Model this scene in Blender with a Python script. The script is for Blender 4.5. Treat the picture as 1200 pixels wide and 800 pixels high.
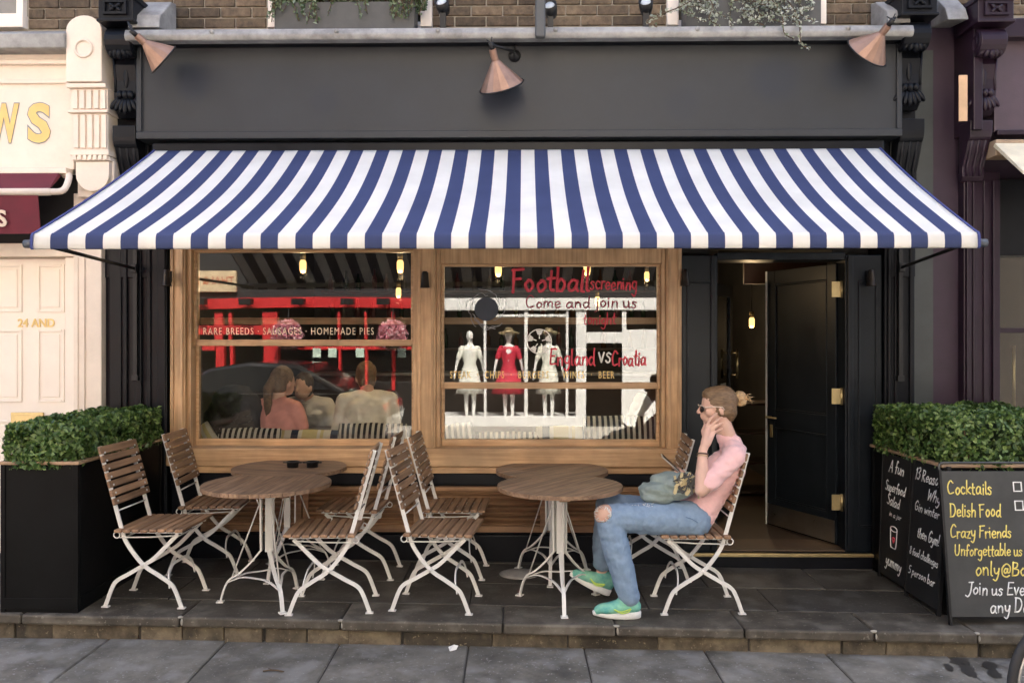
import bpy, bmesh, math, random
import numpy as np
from mathutils import Vector, Matrix, Euler, noise as mnoise
R = math.radians
random.seed(7)
for o in list(bpy.data.objects): bpy.data.objects.remove(o)
SC = bpy.context.scene
COL = SC.collection
# ---------------------------------------------------------------- camera
FPX, CX, CY, CAMZ = 950.0, 600.0, 400.0, 1.55
cam_d = bpy.data.cameras.new('camera'); cam = bpy.data.objects.new('camera', cam_d); COL.objects.link(cam)
cam.location = (0, 0, CAMZ); cam.rotation_euler = (R(90), 0, 0)
cam_d.sensor_width = 36; cam_d.lens = 36*FPX/1200; cam_d.clip_start = .05; cam_d.clip_end = 500
SC.camera = cam
# ---------------------------------------------------------------- sky, sun, exposure
SUN_EL, SUN_AZ = 52, 12        # degrees; azimuth measured from +Y (behind the cafe) towards +X
w = bpy.data.worlds.new('World'); SC.world = w; w.use_nodes = True
nt = w.node_tree; bgn = nt.nodes['Background']
sky = nt.nodes.new('ShaderNodeTexSky'); sky.sky_type = 'NISHITA'; sky.sun_disc = False
sky.sun_elevation = R(SUN_EL); sky.sun_rotation = R(SUN_AZ); sky.air_density = .8; sky.dust_density = 6; sky.ozone_density = .6
nt.links.new(sky.outputs[0], bgn.inputs[0]); bgn.inputs[1].default_value = .15
sl = bpy.data.lights.new('sun', 'SUN'); sl.energy = 5.0; sl.angle = R(.53); sl.color = (1, .94, .84)
so = bpy.data.objects.new('sun', sl); COL.objects.link(so)
sd = Vector((math.sin(R(SUN_AZ))*math.cos(R(SUN_EL)), math.cos(R(SUN_AZ))*math.cos(R(SUN_EL)), math.sin(R(SUN_EL))))
so.rotation_euler = sd.to_track_quat('Z', 'Y').to_euler(); so.location = sd*30
vs = SC.view_settings; vs.view_transform = 'Standard'; vs.look = 'None'; vs.gamma = 1; vs.exposure = 2.45; vs.use_curve_mapping = False
SC.render.engine = 'CYCLES'; cy = SC.cycles
cy.use_denoising = True; cy.max_bounces = 8; cy.diffuse_bounces = 5; cy.glossy_bounces = 4; cy.transparent_max_bounces = 16; cy.sample_clamp_indirect = 6
cy.caustics_reflective = False; cy.caustics_refractive = False
# ---------------------------------------------------------------- materials
MATS = {}
def M(name, col, rough=.55, metal=0, var=.18, scale=6, bump=.15, bscale=90, rnd=0, stretch=None, hue=None, spec=.5, dirt=0, speck=None, coat=0, sheen=0, emit=0, bdist=.004):
    """procedural Principled: two noises for colour, one for relief, optional per-object tint"""
    if name in MATS: return MATS[name]
    m = bpy.data.materials.new(name); m.use_nodes = True; n = m.node_tree; L = n.links; b = n.nodes['Principled BSDF']
    tc = n.nodes.new('ShaderNodeTexCoord'); mp = n.nodes.new('ShaderNodeMapping'); L.new(tc.outputs['Object'], mp.inputs[0])
    if stretch: mp.inputs['Scale'].default_value = stretch
    if rnd:
        oi = n.nodes.new('ShaderNodeObjectInfo'); vm = n.nodes.new('ShaderNodeVectorMath'); vm.operation = 'SCALE'
        cmb = n.nodes.new('ShaderNodeCombineXYZ')
        for k in range(3): L.new(oi.outputs['Random'], cmb.inputs[k])
        vm.inputs['Scale'].default_value = 37; L.new(cmb.outputs[0], vm.inputs[0]); L.new(vm.outputs[0], mp.inputs['Location'])
    a = n.nodes.new('ShaderNodeTexNoise'); a.inputs['Scale'].default_value = scale; a.inputs['Detail'].default_value = 8; a.inputs['Roughness'].default_value = .65
    L.new(mp.outputs[0], a.inputs['Vector'])
    rp = n.nodes.new('ShaderNodeValToRGB'); L.new(a.outputs['Fac'], rp.inputs[0])
    c = Vector(col[:3]); lo = c*(1-var); hi = c*(1+var)
    if hue: hi = Vector(hue)
    rp.color_ramp.elements[0].position = .32; rp.color_ramp.elements[0].color = (*lo, 1)
    rp.color_ramp.elements[1].position = .68; rp.color_ramp.elements[1].color = (*[min(1, v) for v in hi], 1)
    out = rp.outputs[0]
    if rnd:
        mr = n.nodes.new('ShaderNodeMapRange'); mr.inputs[3].default_value = 1-rnd; mr.inputs[4].default_value = 1+rnd; L.new(oi.outputs['Random'], mr.inputs[0])
        sc_ = n.nodes.new('ShaderNodeVectorMath'); sc_.operation = 'SCALE'; L.new(out, sc_.inputs[0]); L.new(mr.outputs[0], sc_.inputs['Scale']); out = sc_.outputs[0]
    if dirt:
        d = n.nodes.new('ShaderNodeTexNoise'); d.inputs['Scale'].default_value = 2.3; d.inputs['Detail'].default_value = 10; d.inputs['Roughness'].default_value = .75
        L.new(tc.outputs['Object'], d.inputs['Vector'])
        r2 = n.nodes.new('ShaderNodeValToRGB'); r2.color_ramp.elements[0].position = .48; r2.color_ramp.elements[1].position = .72; L.new(d.outputs['Fac'], r2.inputs[0])
        mx = n.nodes.new('ShaderNodeMix'); mx.data_type = 'RGBA'; mx.blend_type = 'MULTIPLY'; mx.inputs[7].default_value = (1-dirt, 1-dirt*1.05, 1-dirt*1.1, 1)
        L.new(r2.outputs[0], mx.inputs[0]); L.new(out, mx.inputs[6]); out = mx.outputs[2]
    if speck:
        for sc2, lo2, hi2, amt in ((55, .63, .70, .9), (6, .52, .68, .5)):
            d = n.nodes.new('ShaderNodeTexNoise'); d.inputs['Scale'].default_value = sc2; d.inputs['Detail'].default_value = 3; L.new(mp.outputs[0], d.inputs['Vector'])
            r2 = n.nodes.new('ShaderNodeMapRange'); r2.inputs[1].default_value = lo2; r2.inputs[2].default_value = hi2; r2.inputs[4].default_value = amt; L.new(d.outputs['Fac'], r2.inputs[0])
            mx = n.nodes.new('ShaderNodeMix'); mx.data_type = 'RGBA'; mx.inputs[7].default_value = (*speck, 1); L.new(r2.outputs[0], mx.inputs[0]); L.new(out, mx.inputs[6]); out = mx.outputs[2]
    L.new(out, b.inputs['Base Color'])
    b.inputs['Roughness'].default_value = rough; b.inputs['Metallic'].default_value = metal; b.inputs['Specular IOR Level'].default_value = spec
    rr = n.nodes.new('ShaderNodeMapRange'); rr.inputs[3].default_value = max(.03, rough-.12); rr.inputs[4].default_value = min(1, rough+.12); L.new(a.outputs['Fac'], rr.inputs[0]); L.new(rr.outputs[0], b.inputs['Roughness'])
    if coat: b.inputs['Coat Weight'].default_value = coat; b.inputs['Coat Roughness'].default_value = .15
    if sheen: b.inputs['Sheen Weight'].default_value = sheen
    if bump:
        bn = n.nodes.new('ShaderNodeTexNoise'); bn.inputs['Scale'].default_value = bscale; bn.inputs['Detail'].default_value = 6; L.new(mp.outputs[0], bn.inputs['Vector'])
        bp = n.nodes.new('ShaderNodeBump'); bp.inputs['Strength'].default_value = bump; bp.inputs['Distance'].default_value = bdist
        L.new(bn.outputs['Fac'], bp.inputs['Height']); L.new(bp.outputs[0], b.inputs['Normal'])
    if emit: b.inputs['Emission Color'].default_value = (*col[:3], 1); b.inputs['Emission Strength'].default_value = emit
    MATS[name] = m; return m
def MWOOD(name, c1, c2, axis=0, rough=.5, rnd=.12, gs=55, bump=.25):
    """wood with grain along an object axis"""
    if name in MATS: return MATS[name]
    m = bpy.data.materials.new(name); m.use_nodes = True; n = m.node_tree; L = n.links; b = n.nodes['Principled BSDF']
    tc = n.nodes.new('ShaderNodeTexCoord'); oi = n.nodes.new('ShaderNodeObjectInfo'); add = n.nodes.new('ShaderNodeVectorMath'); add.operation = 'ADD'
    ml = n.nodes.new('ShaderNodeMath'); ml.operation = 'MULTIPLY'; ml.inputs[1].default_value = 23; L.new(oi.outputs['Random'], ml.inputs[0])
    L.new(tc.outputs['Object'], add.inputs[0]); L.new(ml.outputs[0], add.inputs[1])
    mp = n.nodes.new('ShaderNodeMapping'); s = [gs]*3; s[axis] = 2.2; mp.inputs['Scale'].default_value = s; L.new(add.outputs[0], mp.inputs[0])
    a = n.nodes.new('ShaderNodeTexNoise'); a.inputs['Scale'].default_value = 1; a.inputs['Detail'].default_value = 6; a.inputs['Distortion'].default_value = .4; L.new(mp.outputs[0], a.inputs['Vector'])
    rp = n.nodes.new('ShaderNodeValToRGB'); L.new(a.outputs['Fac'], rp.inputs[0])
    rp.color_ramp.elements[0].position = .3; rp.color_ramp.elements[0].color = (*c1, 1); rp.color_ramp.elements[1].position = .7; rp.color_ramp.elements[1].color = (*c2, 1)
    f = n.nodes.new('ShaderNodeTexNoise'); f.inputs['Scale'].default_value = 5; f.inputs['Detail'].default_value = 5; L.new(add.outputs[0], f.inputs['Vector'])
    mr = n.nodes.new('ShaderNodeMapRange'); mr.inputs[1].default_value = .3; mr.inputs[2].default_value = .7; mr.inputs[3].default_value = .75; mr.inputs[4].default_value = 1.2; L.new(f.outputs['Fac'], mr.inputs[0])
    m2 = n.nodes.new('ShaderNodeMapRange'); m2.inputs[3].default_value = 1-rnd; m2.inputs[4].default_value = 1+rnd; L.new(oi.outputs['Random'], m2.inputs[0])
    mm = n.nodes.new('ShaderNodeMath'); mm.operation = 'MULTIPLY'; L.new(mr.outputs[0], mm.inputs[0]); L.new(m2.outputs[0], mm.inputs[1])
    sc_ = n.nodes.new('ShaderNodeVectorMath'); sc_.operation = 'SCALE'; L.new(rp.outputs[0], sc_.inputs[0]); L.new(mm.outputs[0], sc_.inputs['Scale'])
    L.new(sc_.outputs[0], b.inputs['Base Color']); b.inputs['Roughness'].default_value = rough
    bp = n.nodes.new('ShaderNodeBump'); bp.inputs['Strength'].default_value = bump; bp.inputs['Distance'].default_value = .003; L.new(a.outputs['Fac'], bp.inputs['Height']); L.new(bp.outputs[0], b.inputs['Normal'])
    MATS[name] = m; return m
def MGLASS(name, tint=(1, 1, 1), ior=1.6, rough=0.0):
    if name in MATS: return MATS[name]
    m = bpy.data.materials.new(name); m.use_nodes = True; n = m.node_tree; L = n.links
    n.nodes.remove(n.nodes['Principled BSDF']); o = n.nodes['Material Output']
    t = n.nodes.new('ShaderNodeBsdfTransparent'); t.inputs[0].default_value = (*tint, 1)
    g = n.nodes.new('ShaderNodeBsdfGlossy'); g.inputs['Roughness'].default_value = rough
    f = n.nodes.new('ShaderNodeFresnel'); f.inputs[0].default_value = ior
    x = n.nodes.new('ShaderNodeMixShader'); L.new(f.outputs[0], x.inputs[0]); L.new(t.outputs[0], x.inputs[1]); L.new(g.outputs[0], x.inputs[2]); L.new(x.outputs[0], o.inputs[0])
    MATS[name] = m; return m
def MSTRIPE(name, colors, period, axis=0, rough=.9, off=0, spec=.2, bump=.1, soft=None):
    """repeating stripes along an object axis; colors = list of (fraction end, colour)"""
    if name in MATS: return MATS[name]
    m = bpy.data.materials.new(name); m.use_nodes = True; n = m.node_tree; L = n.links; b = n.nodes['Principled BSDF']
    tc = n.nodes.new('ShaderNodeTexCoord'); sp = n.nodes.new('ShaderNodeSeparateXYZ'); L.new(tc.outputs['Object'], sp.inputs[0])
    ad = n.nodes.new('ShaderNodeMath'); ad.operation = 'ADD'; ad.inputs[1].default_value = off; L.new(sp.outputs[axis], ad.inputs[0])
    dv = n.nodes.new('ShaderNodeMath'); dv.operation = 'DIVIDE'; dv.inputs[1].default_value = period; L.new(ad.outputs[0], dv.inputs[0])
    fr = n.nodes.new('ShaderNodeMath'); fr.operation = 'FRACT'; L.new(dv.outputs[0], fr.inputs[0])
    rp = n.nodes.new('ShaderNodeValToRGB'); rp.color_ramp.interpolation = 'CONSTANT'; L.new(fr.outputs[0], rp.inputs[0])
    pos = 0; els = rp.color_ramp.elements
    for i, (e, c) in enumerate(colors):
        el = els[i] if i < 2 else els.new(pos)
        el.position = pos; el.color = (*c, 1); pos = e
    ns = n.nodes.new('ShaderNodeTexNoise'); ns.inputs['Scale'].default_value = 3; ns.inputs['Detail'].default_value = 8; L.new(tc.outputs['Object'], ns.inputs['Vector'])
    mr = n.nodes.new('ShaderNodeMapRange'); mr.inputs[1].default_value = .3; mr.inputs[2].default_value = .7; mr.inputs[3].default_value = .9; mr.inputs[4].default_value = 1.06; L.new(ns.outputs['Fac'], mr.inputs[0])
    sc_ = n.nodes.new('ShaderNodeVectorMath'); sc_.operation = 'SCALE'; L.new(rp.outputs[0], sc_.inputs[0]); L.new(mr.outputs[0], sc_.inputs['Scale'])
    L.new(sc_.outputs[0], b.inputs['Base Color']); b.inputs['Roughness'].default_value = rough; b.inputs['Specular IOR Level'].default_value = spec
    bn = n.nodes.new('ShaderNodeTexNoise'); bn.inputs['Scale'].default_value = 240; L.new(tc.outputs['Object'], bn.inputs['Vector'])
    bp = n.nodes.new('ShaderNodeBump'); bp.inputs['Strength'].default_value = bump; bp.inputs['Distance'].default_value = .002; L.new(bn.outputs['Fac'], bp.inputs['Height']); L.new(bp.outputs[0], b.inputs['Normal'])
    MATS[name] = m; return m
navy = M('navy black gloss paint', (.005, .006, .009), .38, spec=.2, var=.25, bump=.06, bscale=25)
charcoal = M('charcoal fascia paint', (.030, .033, .038), .5, spec=.35, var=.14, scale=2, bump=.04, bscale=40)
navypanel = M('navy door paint', (.008, .011, .015), .36, spec=.22, var=.2, bump=.05, bscale=30)
oak = MWOOD('oak frame upright', (.40, .235, .115), (.60, .395, .22), 2, .45)
oakx = MWOOD('oak frame rail', (.40, .235, .115), (.60, .395, .22), 0, .45)
teak = MWOOD('weathered teak slat', (.16, .088, .045), (.36, .22, .125), 1, .6, rnd=.25)
teaktop = MWOOD('table top teak', (.13, .075, .042), (.31, .195, .115), 1, .55, rnd=.2)
louvre = MWOOD('cedar louvre', (.21, .11, .055), (.36, .21, .11), 0, .55)
whitemetal = M('cream white enamel', (.70, .69, .65), .4, var=.06, bump=.05, scale=12, dirt=.12)
cream = M('cream masonry paint', (.80, .70, .60), .6, var=.04, bump=.08, bscale=50, dirt=.1)
creamdoor = M('cream door paint', (.83, .75, .66), .4, var=.03, bump=.04)
plum = M('plum gloss paint', (.018, .008, .018), .38, spec=.35, var=.25, bump=.06, bscale=25)
plumwall = M('plum grey wall paint', (.030, .0145, .029), .55, var=.2, bump=.06)
lead = M('weathered lead sheet', (.30, .30, .295), .55, metal=.1, var=.35, scale=7, bump=.3, bscale=18, dirt=.35)
brickm = M('stock brick', (.095, .066, .042), .85, var=.45, scale=22, bump=.5, bscale=70, rnd=.4, hue=(.17, .125, .08))
mortar = M('lime mortar', (.35, .32, .27), .95, var=.2, bump=.4)
copper = M('aged copper', (.33, .205, .15), .48, metal=.7, var=.2, scale=9, bump=.05)
blackmetal = M('black iron', (.012, .012, .013), .45, metal=.3, var=.2)
brass = M('polished brass', (.50, .39, .20), .42, metal=.9, var=.12, scale=20)
steel = M('brushed steel', (.55, .54, .52), .3, metal=1, var=.12, bump=.05)
glass = MGLASS('window glass', (.97, .985, .975), 1.75)
darkglass = MGLASS('tinted glass', (.55, .58, .56), 1.6)
slabm = M('dark paving slab', (.060, .054, .045), .6, var=.45, scale=4, bump=.5, bscale=45, rnd=.25, dirt=.45, speck=(.13, .125, .11))
pavem = M('grey york stone', (.155, .144, .120), .7, var=.42, scale=4, bump=.4, bscale=40, rnd=.2, dirt=.5, speck=(.26, .255, .24))
stonem = M('weathered kerb stone', (.095, .076, .050), .8, var=.6, scale=9, bump=.7, bscale=30, rnd=.55, dirt=.8, speck=(.20, .165, .105))
grout = M('dirty joint', (.05, .045, .04), .95, var=.3, bump=.5)
tarmac = M('asphalt', (.11, .108, .103), .85, var=.2, bump=.5, bscale=120)
planterm = M('planter black boards', (.0035, .0037, .0038), .5, spec=.14, var=.4, bump=.1, bscale=30)
leafA = M('boxwood leaf', (.075, .14, .03), .45, var=.45, scale=9, bump=0, rnd=0, hue=(.15, .25, .06))
leafB = M('trailing silver leaf', (.40, .45, .36), .6, var=.3, scale=20, bump=0)
leafC = M('window box leaf', (.10, .16, .06), .55, var=.5, scale=12, bump=0, hue=(.24, .30, .17))
twig = M('woody stem', (.09, .06, .035), .9, var=.3)
board = M('chalkboard', (.050, .051, .048), .7, var=.25, scale=5, bump=.05, dirt=.0)
board2 = M('black chalkboard', (.009, .0095, .010), .6, var=.4, scale=5, bump=.05)
chalkw = M('white chalk pen', (.80, .80, .77), .8, var=.1, bump=0)
chalky = M('yellow chalk pen', (.80, .66, .17), .8, var=.1, bump=0)
redpaint = M('red window marker', (.62, .06, .09), .7, var=.2, bump=0)
darkpaint = M('maroon window marker', (.20, .03, .05), .7, var=.2, bump=0)
gold = M('gold leaf lettering', (.80, .58, .22), .5, metal=.0, var=.15, bump=0)
paleletter = M('pale gilt lettering', (.80, .66, .48), .5, var=.1, bump=0)
# ---------------------------------------------------------------- mesh helpers
WS = bpy.data.scenes.new('workshop')          # empty side scene: modifiers and text are baked there quickly
def bake(o):
    WS.collection.objects.link(o); vl = WS.view_layers[0]; vl.update(); dg = vl.depsgraph
    m = bpy.data.meshes.new_from_object(o.evaluated_get(dg)); bpy.data.objects.remove(o); return m
class MB:
    def __init__(s): s.v = []; s.f = []; s.sm = []
    def add(s, vs, fs, smooth=False):
        o = len(s.v); s.v += [tuple(v) for v in vs]; s.f += [tuple(i+o for i in f) for f in fs]; s.sm += [smooth]*len(fs); return s
    def box(s, x0, x1, y0, y1, z0, z1, rot=None, ctr=None):
        vs = [Vector((x, y, z)) for z in (z0, z1) for y in (y0, y1) for x in (x0, x1)]
        if rot:
            c = Vector(ctr) if ctr else Vector(((x0+x1)/2, (y0+y1)/2, (z0+z1)/2)); m = Euler(rot).to_matrix(); vs = [c+m@(v-c) for v in vs]
        return s.add(vs, [(0, 2, 3, 1), (4, 5, 7, 6), (0, 1, 5, 4), (1, 3, 7, 5), (3, 2, 6, 7), (2, 0, 4, 6)])
    def cbox(s, c, d, rot=None): return s.box(c[0]-d[0]/2, c[0]+d[0]/2, c[1]-d[1]/2, c[1]+d[1]/2, c[2]-d[2]/2, c[2]+d[2]/2, rot)
    def prism(s, poly, a0, a1, axis='x'):
        """polygon (u,v) extruded; axis x: (y,z) ; y: (x,z) ; z: (x,y)"""
        n = len(poly); mk = {'x': lambda a, u, v: (a, u, v), 'y': lambda a, u, v: (u, a, v), 'z': lambda a, u, v: (u, v, a)}[axis]
        vs = [mk(a0, u, v) for u, v in poly]+[mk(a1, u, v) for u, v in poly]
        fs = [tuple(range(n)), tuple(range(2*n-1, n-1, -1))]+[(i, i+n, (i+1) % n+n, (i+1) % n) for i in range(n)]
        return s.add(vs, fs)
    def tube(s, path, r, n=8, flat=None, up=(0, 0, 1), close=False, smooth=True):
        """round tube (or flat bar: flat=(w along side, t)) along a path; r a number or list"""
        P = [Vector(p) for p in path]; k = len(P); rr = r if isinstance(r, (list, tuple)) else [r]*k; vs = []; fs = []; prev = None
        for i in range(k):
            if close: d = P[(i+1) % k]-P[i-1]
            else: d = P[min(i+1, k-1)]-P[max(i-1, 0)]
            d.normalize()
            a = Vector(up) if prev is None else prev
            a = a-d*a.dot(d)
            if a.length < 1e-3: a = d.orthogonal()
            a.normalize(); b = d.cross(a); prev = a
            if flat:
                w_, t_ = flat; ring = [a*(t_/2)+b*(w_/2), -a*(t_/2)+b*(w_/2), -a*(t_/2)-b*(w_/2), a*(t_/2)-b*(w_/2)]
            else: ring = [(a*math.cos(q)+b*math.sin(q))*rr[i] for q in [2*math.pi*j/n for j in range(n)]]
            vs += [P[i]+e for e in ring]
        m = 4 if flat else n
        for i in range(k if close else k-1):
            i2 = (i+1) % k
            for j in range(m): fs.append((i*m+j, i*m+(j+1) % m, i2*m+(j+1) % m, i2*m+j))
        if not close: fs += [tuple(range(m-1, -1, -1)), tuple((k-1)*m+j for j in range(m))]
        return s.add(vs, fs, smooth and not flat)
    def cyl(s, p, q, r, r2=None, n=16): return s.tube([p, q], [r, r if r2 is None else r2], n)
    def lathe(s, prof, c=(0, 0, 0), n=24, mat=None, smooth=True):
        vs = []; fs = []; k = len(prof); m = mat or Matrix(); c = Vector(c)
        for r, z in prof:
            for j in range(n):
                a = 2*math.pi*j/n; vs.append(c+m.to_3x3()@Vector((r*math.cos(a), r*math.sin(a), z)))
        for i in range(k-1):
            for j in range(n): fs.append((i*n+j, i*n+(j+1) % n, (i+1)*n+(j+1) % n, (i+1)*n+j))
        if prof[0][0] > 1e-5: fs.append(tuple(range(n-1, -1, -1)))
        if prof[-1][0] > 1e-5: fs.append(tuple((k-1)*n+j for j in range(n)))
        return s.add(vs, fs, smooth)
    def ell(s, c, r, rot=None, n=16, k=10, smooth=True):
        m = Euler(rot).to_matrix() if rot else Matrix.Identity(3); c = Vector(c); vs = [c+m@Vector((0, 0, -r[2]))]; fs = []
        for i in range(1, k):
            t = math.pi*i/k
            for j in range(n):
                a = 2*math.pi*j/n; vs.append(c+m@Vector((r[0]*math.sin(t)*math.cos(a), r[1]*math.sin(t)*math.sin(a), -r[2]*math.cos(t))))
        vs.append(c+m@Vector((0, 0, r[2]))); e = len(vs)-1
        for j in range(n):
            fs.append((0, 1+(j+1) % n, 1+j)); fs.append((e, 1+(k-2)*n+j, 1+(k-2)*n+(j+1) % n))
            for i in range(k-2): fs.append((1+i*n+j, 1+i*n+(j+1) % n, 1+(i+1)*n+(j+1) % n, 1+(i+1)*n+j))
        return s.add(vs, fs, smooth)
    def cap(s, p, q, r1, r2=None, n=14, sq=1.0, side=None):
        """tapered capsule between two points"""
        r2 = r1 if r2 is None else r2; p, q = Vector(p), Vector(q); d = (q-p); L_ = d.length; d = d/L_ if L_ > 1e-6 else Vector((0, 0, 1))
        pts = []; rad = []
        for t in (-1.55, -1.2, -.8, -.4, 0): pts.append(p+d*(math.sin(t)*r1)); rad.append(max(.0008, math.cos(t)*r1))
        for t in (0, .4, .8, 1.2, 1.55): pts.append(q+d*(math.sin(t)*r2)); rad.append(max(.0008, math.cos(t)*r2))
        return s.tube(pts, rad, n)
    def mesh(s, name, mat=None):
        me = bpy.data.meshes.new(name); me.from_pydata(s.v, [], s.f)
        me.polygons.foreach_set('use_smooth', s.sm)
        if mat: me.materials.append(mat)
        me.update(); return me
    def build(s, name, mat=None, parent=None, bevel=0, loc=None):
        me = s.mesh(name, mat)
        bm = bmesh.new(); bm.from_mesh(me); bmesh.ops.recalc_face_normals(bm, faces=bm.faces); bm.to_mesh(me); bm.free()
        o = link(name, me, parent)
        if loc is not None: o.location = loc
        if bevel:
            b = o.modifiers.new('bevel', 'BEVEL'); b.width = bevel; b.segments = 2; b.limit_method = 'ANGLE'; b.angle_limit = R(40)
        return o
    def blob(s, name, mat, parent=None, vox=.008, smooth=6, wrinkle=0, wscale=9, wstretch=(1, 1, 1), extra=None):
        """union of overlapping solids -> one continuous smooth surface"""
        me = s.mesh(name); o = bpy.data.objects.new('tmp', me)
        r = o.modifiers.new('r', 'REMESH'); r.mode = 'VOXEL'; r.voxel_size = vox; r.use_smooth_shade = True
        if smooth: sm_ = o.modifiers.new('s', 'SMOOTH'); sm_.factor = .5; sm_.iterations = smooth
        m2 = bake(o); bpy.data.meshes.remove(me)
        m2.name = name; m2.materials.clear(); m2.materials.append(mat)
        if wrinkle or extra:
            nv = len(m2.vertices); NO = np.empty(nv*3, np.float32); m2.vertices.foreach_get('normal', NO); CO = np.empty(nv*3, np.float32); m2.vertices.foreach_get('co', CO); NO = NO.reshape(-1, 3); CO = CO.reshape(-1, 3); DD = np.zeros(nv, np.float32)
            for i in range(nv):
                d = 0; vc = Vector(CO[i].tolist())
                if wrinkle:
                    q = Vector((vc.x*wscale*wstretch[0], vc.y*wscale*wstretch[1], vc.z*wscale*wstretch[2])); d = wrinkle*(mnoise.noise(q)+.5*mnoise.noise(q*2.1))
                if extra: d += extra(vc)
                DD[i] = d
            m2.vertices.foreach_set('co', (CO+NO*DD[:, None]).ravel())
        m2.polygons.foreach_set('use_smooth', [True]*len(m2.polygons)); m2.update()
        return link(name, m2, parent)
def link(name, data, parent=None):
    o = bpy.data.objects.new(name, data); COL.objects.link(o)
    if parent: o.parent = parent
    return o
def thing(name, label, cat, loc=(0, 0, 0), rz=0, group=None):
    o = link(name, None); o.location = loc; o.rotation_euler = (0, 0, rz); o.empty_display_size = .1
    return tag(o, label, cat, group)
def tag(o, label, cat, group=None):
    o['label'] = label; o['category'] = cat
    if group: o['group'] = group
    return o
def struct(o): o['kind'] = 'structure'; return o
def copy_tree(o, parent=None):
    c = o.copy(); COL.objects.link(c)
    if parent: c.parent = parent
    for ch in [x for x in ALLCH.get(o.name, o.children)]: copy_tree(ch, c)
    return c
ALLCH = {}
def BX(name, mat, parent, x0, x1, y0, y1, z0, z1, bevel=.004, **k): return MB().box(x0, x1, y0, y1, z0, z1, **k).build(name, mat, parent, bevel)
def smoothpath(pts, n=6):
    """Catmull-Rom"""
    P = [Vector(p) for p in pts]; P = [2*P[0]-P[1]]+P+[2*P[-1]-P[-2]]; out = []
    for i in range(1, len(P)-2):
        for j in range(n):
            t = j/n; a, b, c, d = P[i-1:i+3]
            out.append(.5*((2*b)+(c-a)*t+(2*a-5*b+4*c-d)*t*t+(3*b-a-3*c+d)*t**3))
    out.append(P[-2]); return out
def text_mesh(s, size, extrude=.0015, shear=0, offset=0, align='LEFT', wob=0, space=1.0, seed=0, sx=1.0, fit=None):
    c = bpy.data.curves.new('t', 'FONT'); c.body = s; c.size = size; c.extrude = extrude; c.shear = shear; c.offset = offset; c.align_x = align; c.space_character = space; c.resolution_u = 3
    o = bpy.data.objects.new('t', c); m = bake(o); bpy.data.curves.remove(c)
    if fit:
        xx = [v.co.x for v in m.vertices]; sx = fit/(max(xx)-min(xx))
    for v in m.vertices:
        v.co.x *= sx
        if wob:
            a, b = v.co.x/size, v.co.y/size
            v.co.y += size*wob*(mnoise.noise((a*1.3+seed, 3.1, seed))+.35*mnoise.noise((a*3+seed, b*3, 1.7)))
            v.co.x += size*wob*.8*mnoise.noise((a*1.6, b*1.6, seed+9.2))
    return m
def place_text(name, s, size, mat, parent, loc, rot=(math.pi/2, 0, 0), **k):
    m = text_mesh(s, size, **k); nv = len(m.vertices); co = np.empty(nv*3, np.float32); m.vertices.foreach_get('co', co); co = co.reshape(-1, 3)
    fs = [tuple(p.vertices) for p in m.polygons]; rx = sorted((min(co[i][0] for i in f), max(co[i][0] for i in f), n) for n, f in enumerate(fs)); groups = []; end = -9
    for a, b, n in rx:                      # one object for each word
        if a > end+.16*size*(2.2 if k.get('space', 1) > 1.05 else 1.0): groups.append([])
        groups[-1].append(n); end = max(end, b)
    bpy.data.meshes.remove(m)
    for g in groups:
        ids = sorted({i for n in g for i in fs[n]}); mp_ = {i: j for j, i in enumerate(ids)}; me = bpy.data.meshes.new(name); me.from_pydata([tuple(co[i]) for i in ids], [], [tuple(mp_[i] for i in fs[n]) for n in g]); me.materials.append(mat); me.update()
        o = link(name, me, parent); o.location = loc; o.rotation_euler = rot
    return o
# ---------------------------------------------------------------- pixel -> place
FROT = R(-.9); FY = 5.75          # the row of shop fronts stands 5.75 m off, turned slightly
Fm = Matrix.Translation((0, FY, 0))@Matrix.Rotation(FROT, 4, 'Z'); Fi = Fm.inverted()
def F(px, py, yl=0.0):
    """photo pixel on the facade-parallel plane at local y -> local (x, z)"""
    o = Fi@Vector((0, 0, CAMZ)); d = Fi.to_3x3()@Vector(((px-CX)/FPX, 1, -(py-CY)/FPX)); t = (yl-o.y)/d.y; p = o+d*t
    return p.x, p.z
def fx(px, yl=0.0): return F(px, 400, yl)[0]
def fz(py, yl=0.0, px=600): return F(px, py, yl)[1]
def W(px, py, Y): return Vector(((px-CX)*Y/FPX, Y, CAMZ-(py-CY)*Y/FPX))
TILT = -.010
def gz(x): return TILT*x
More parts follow.
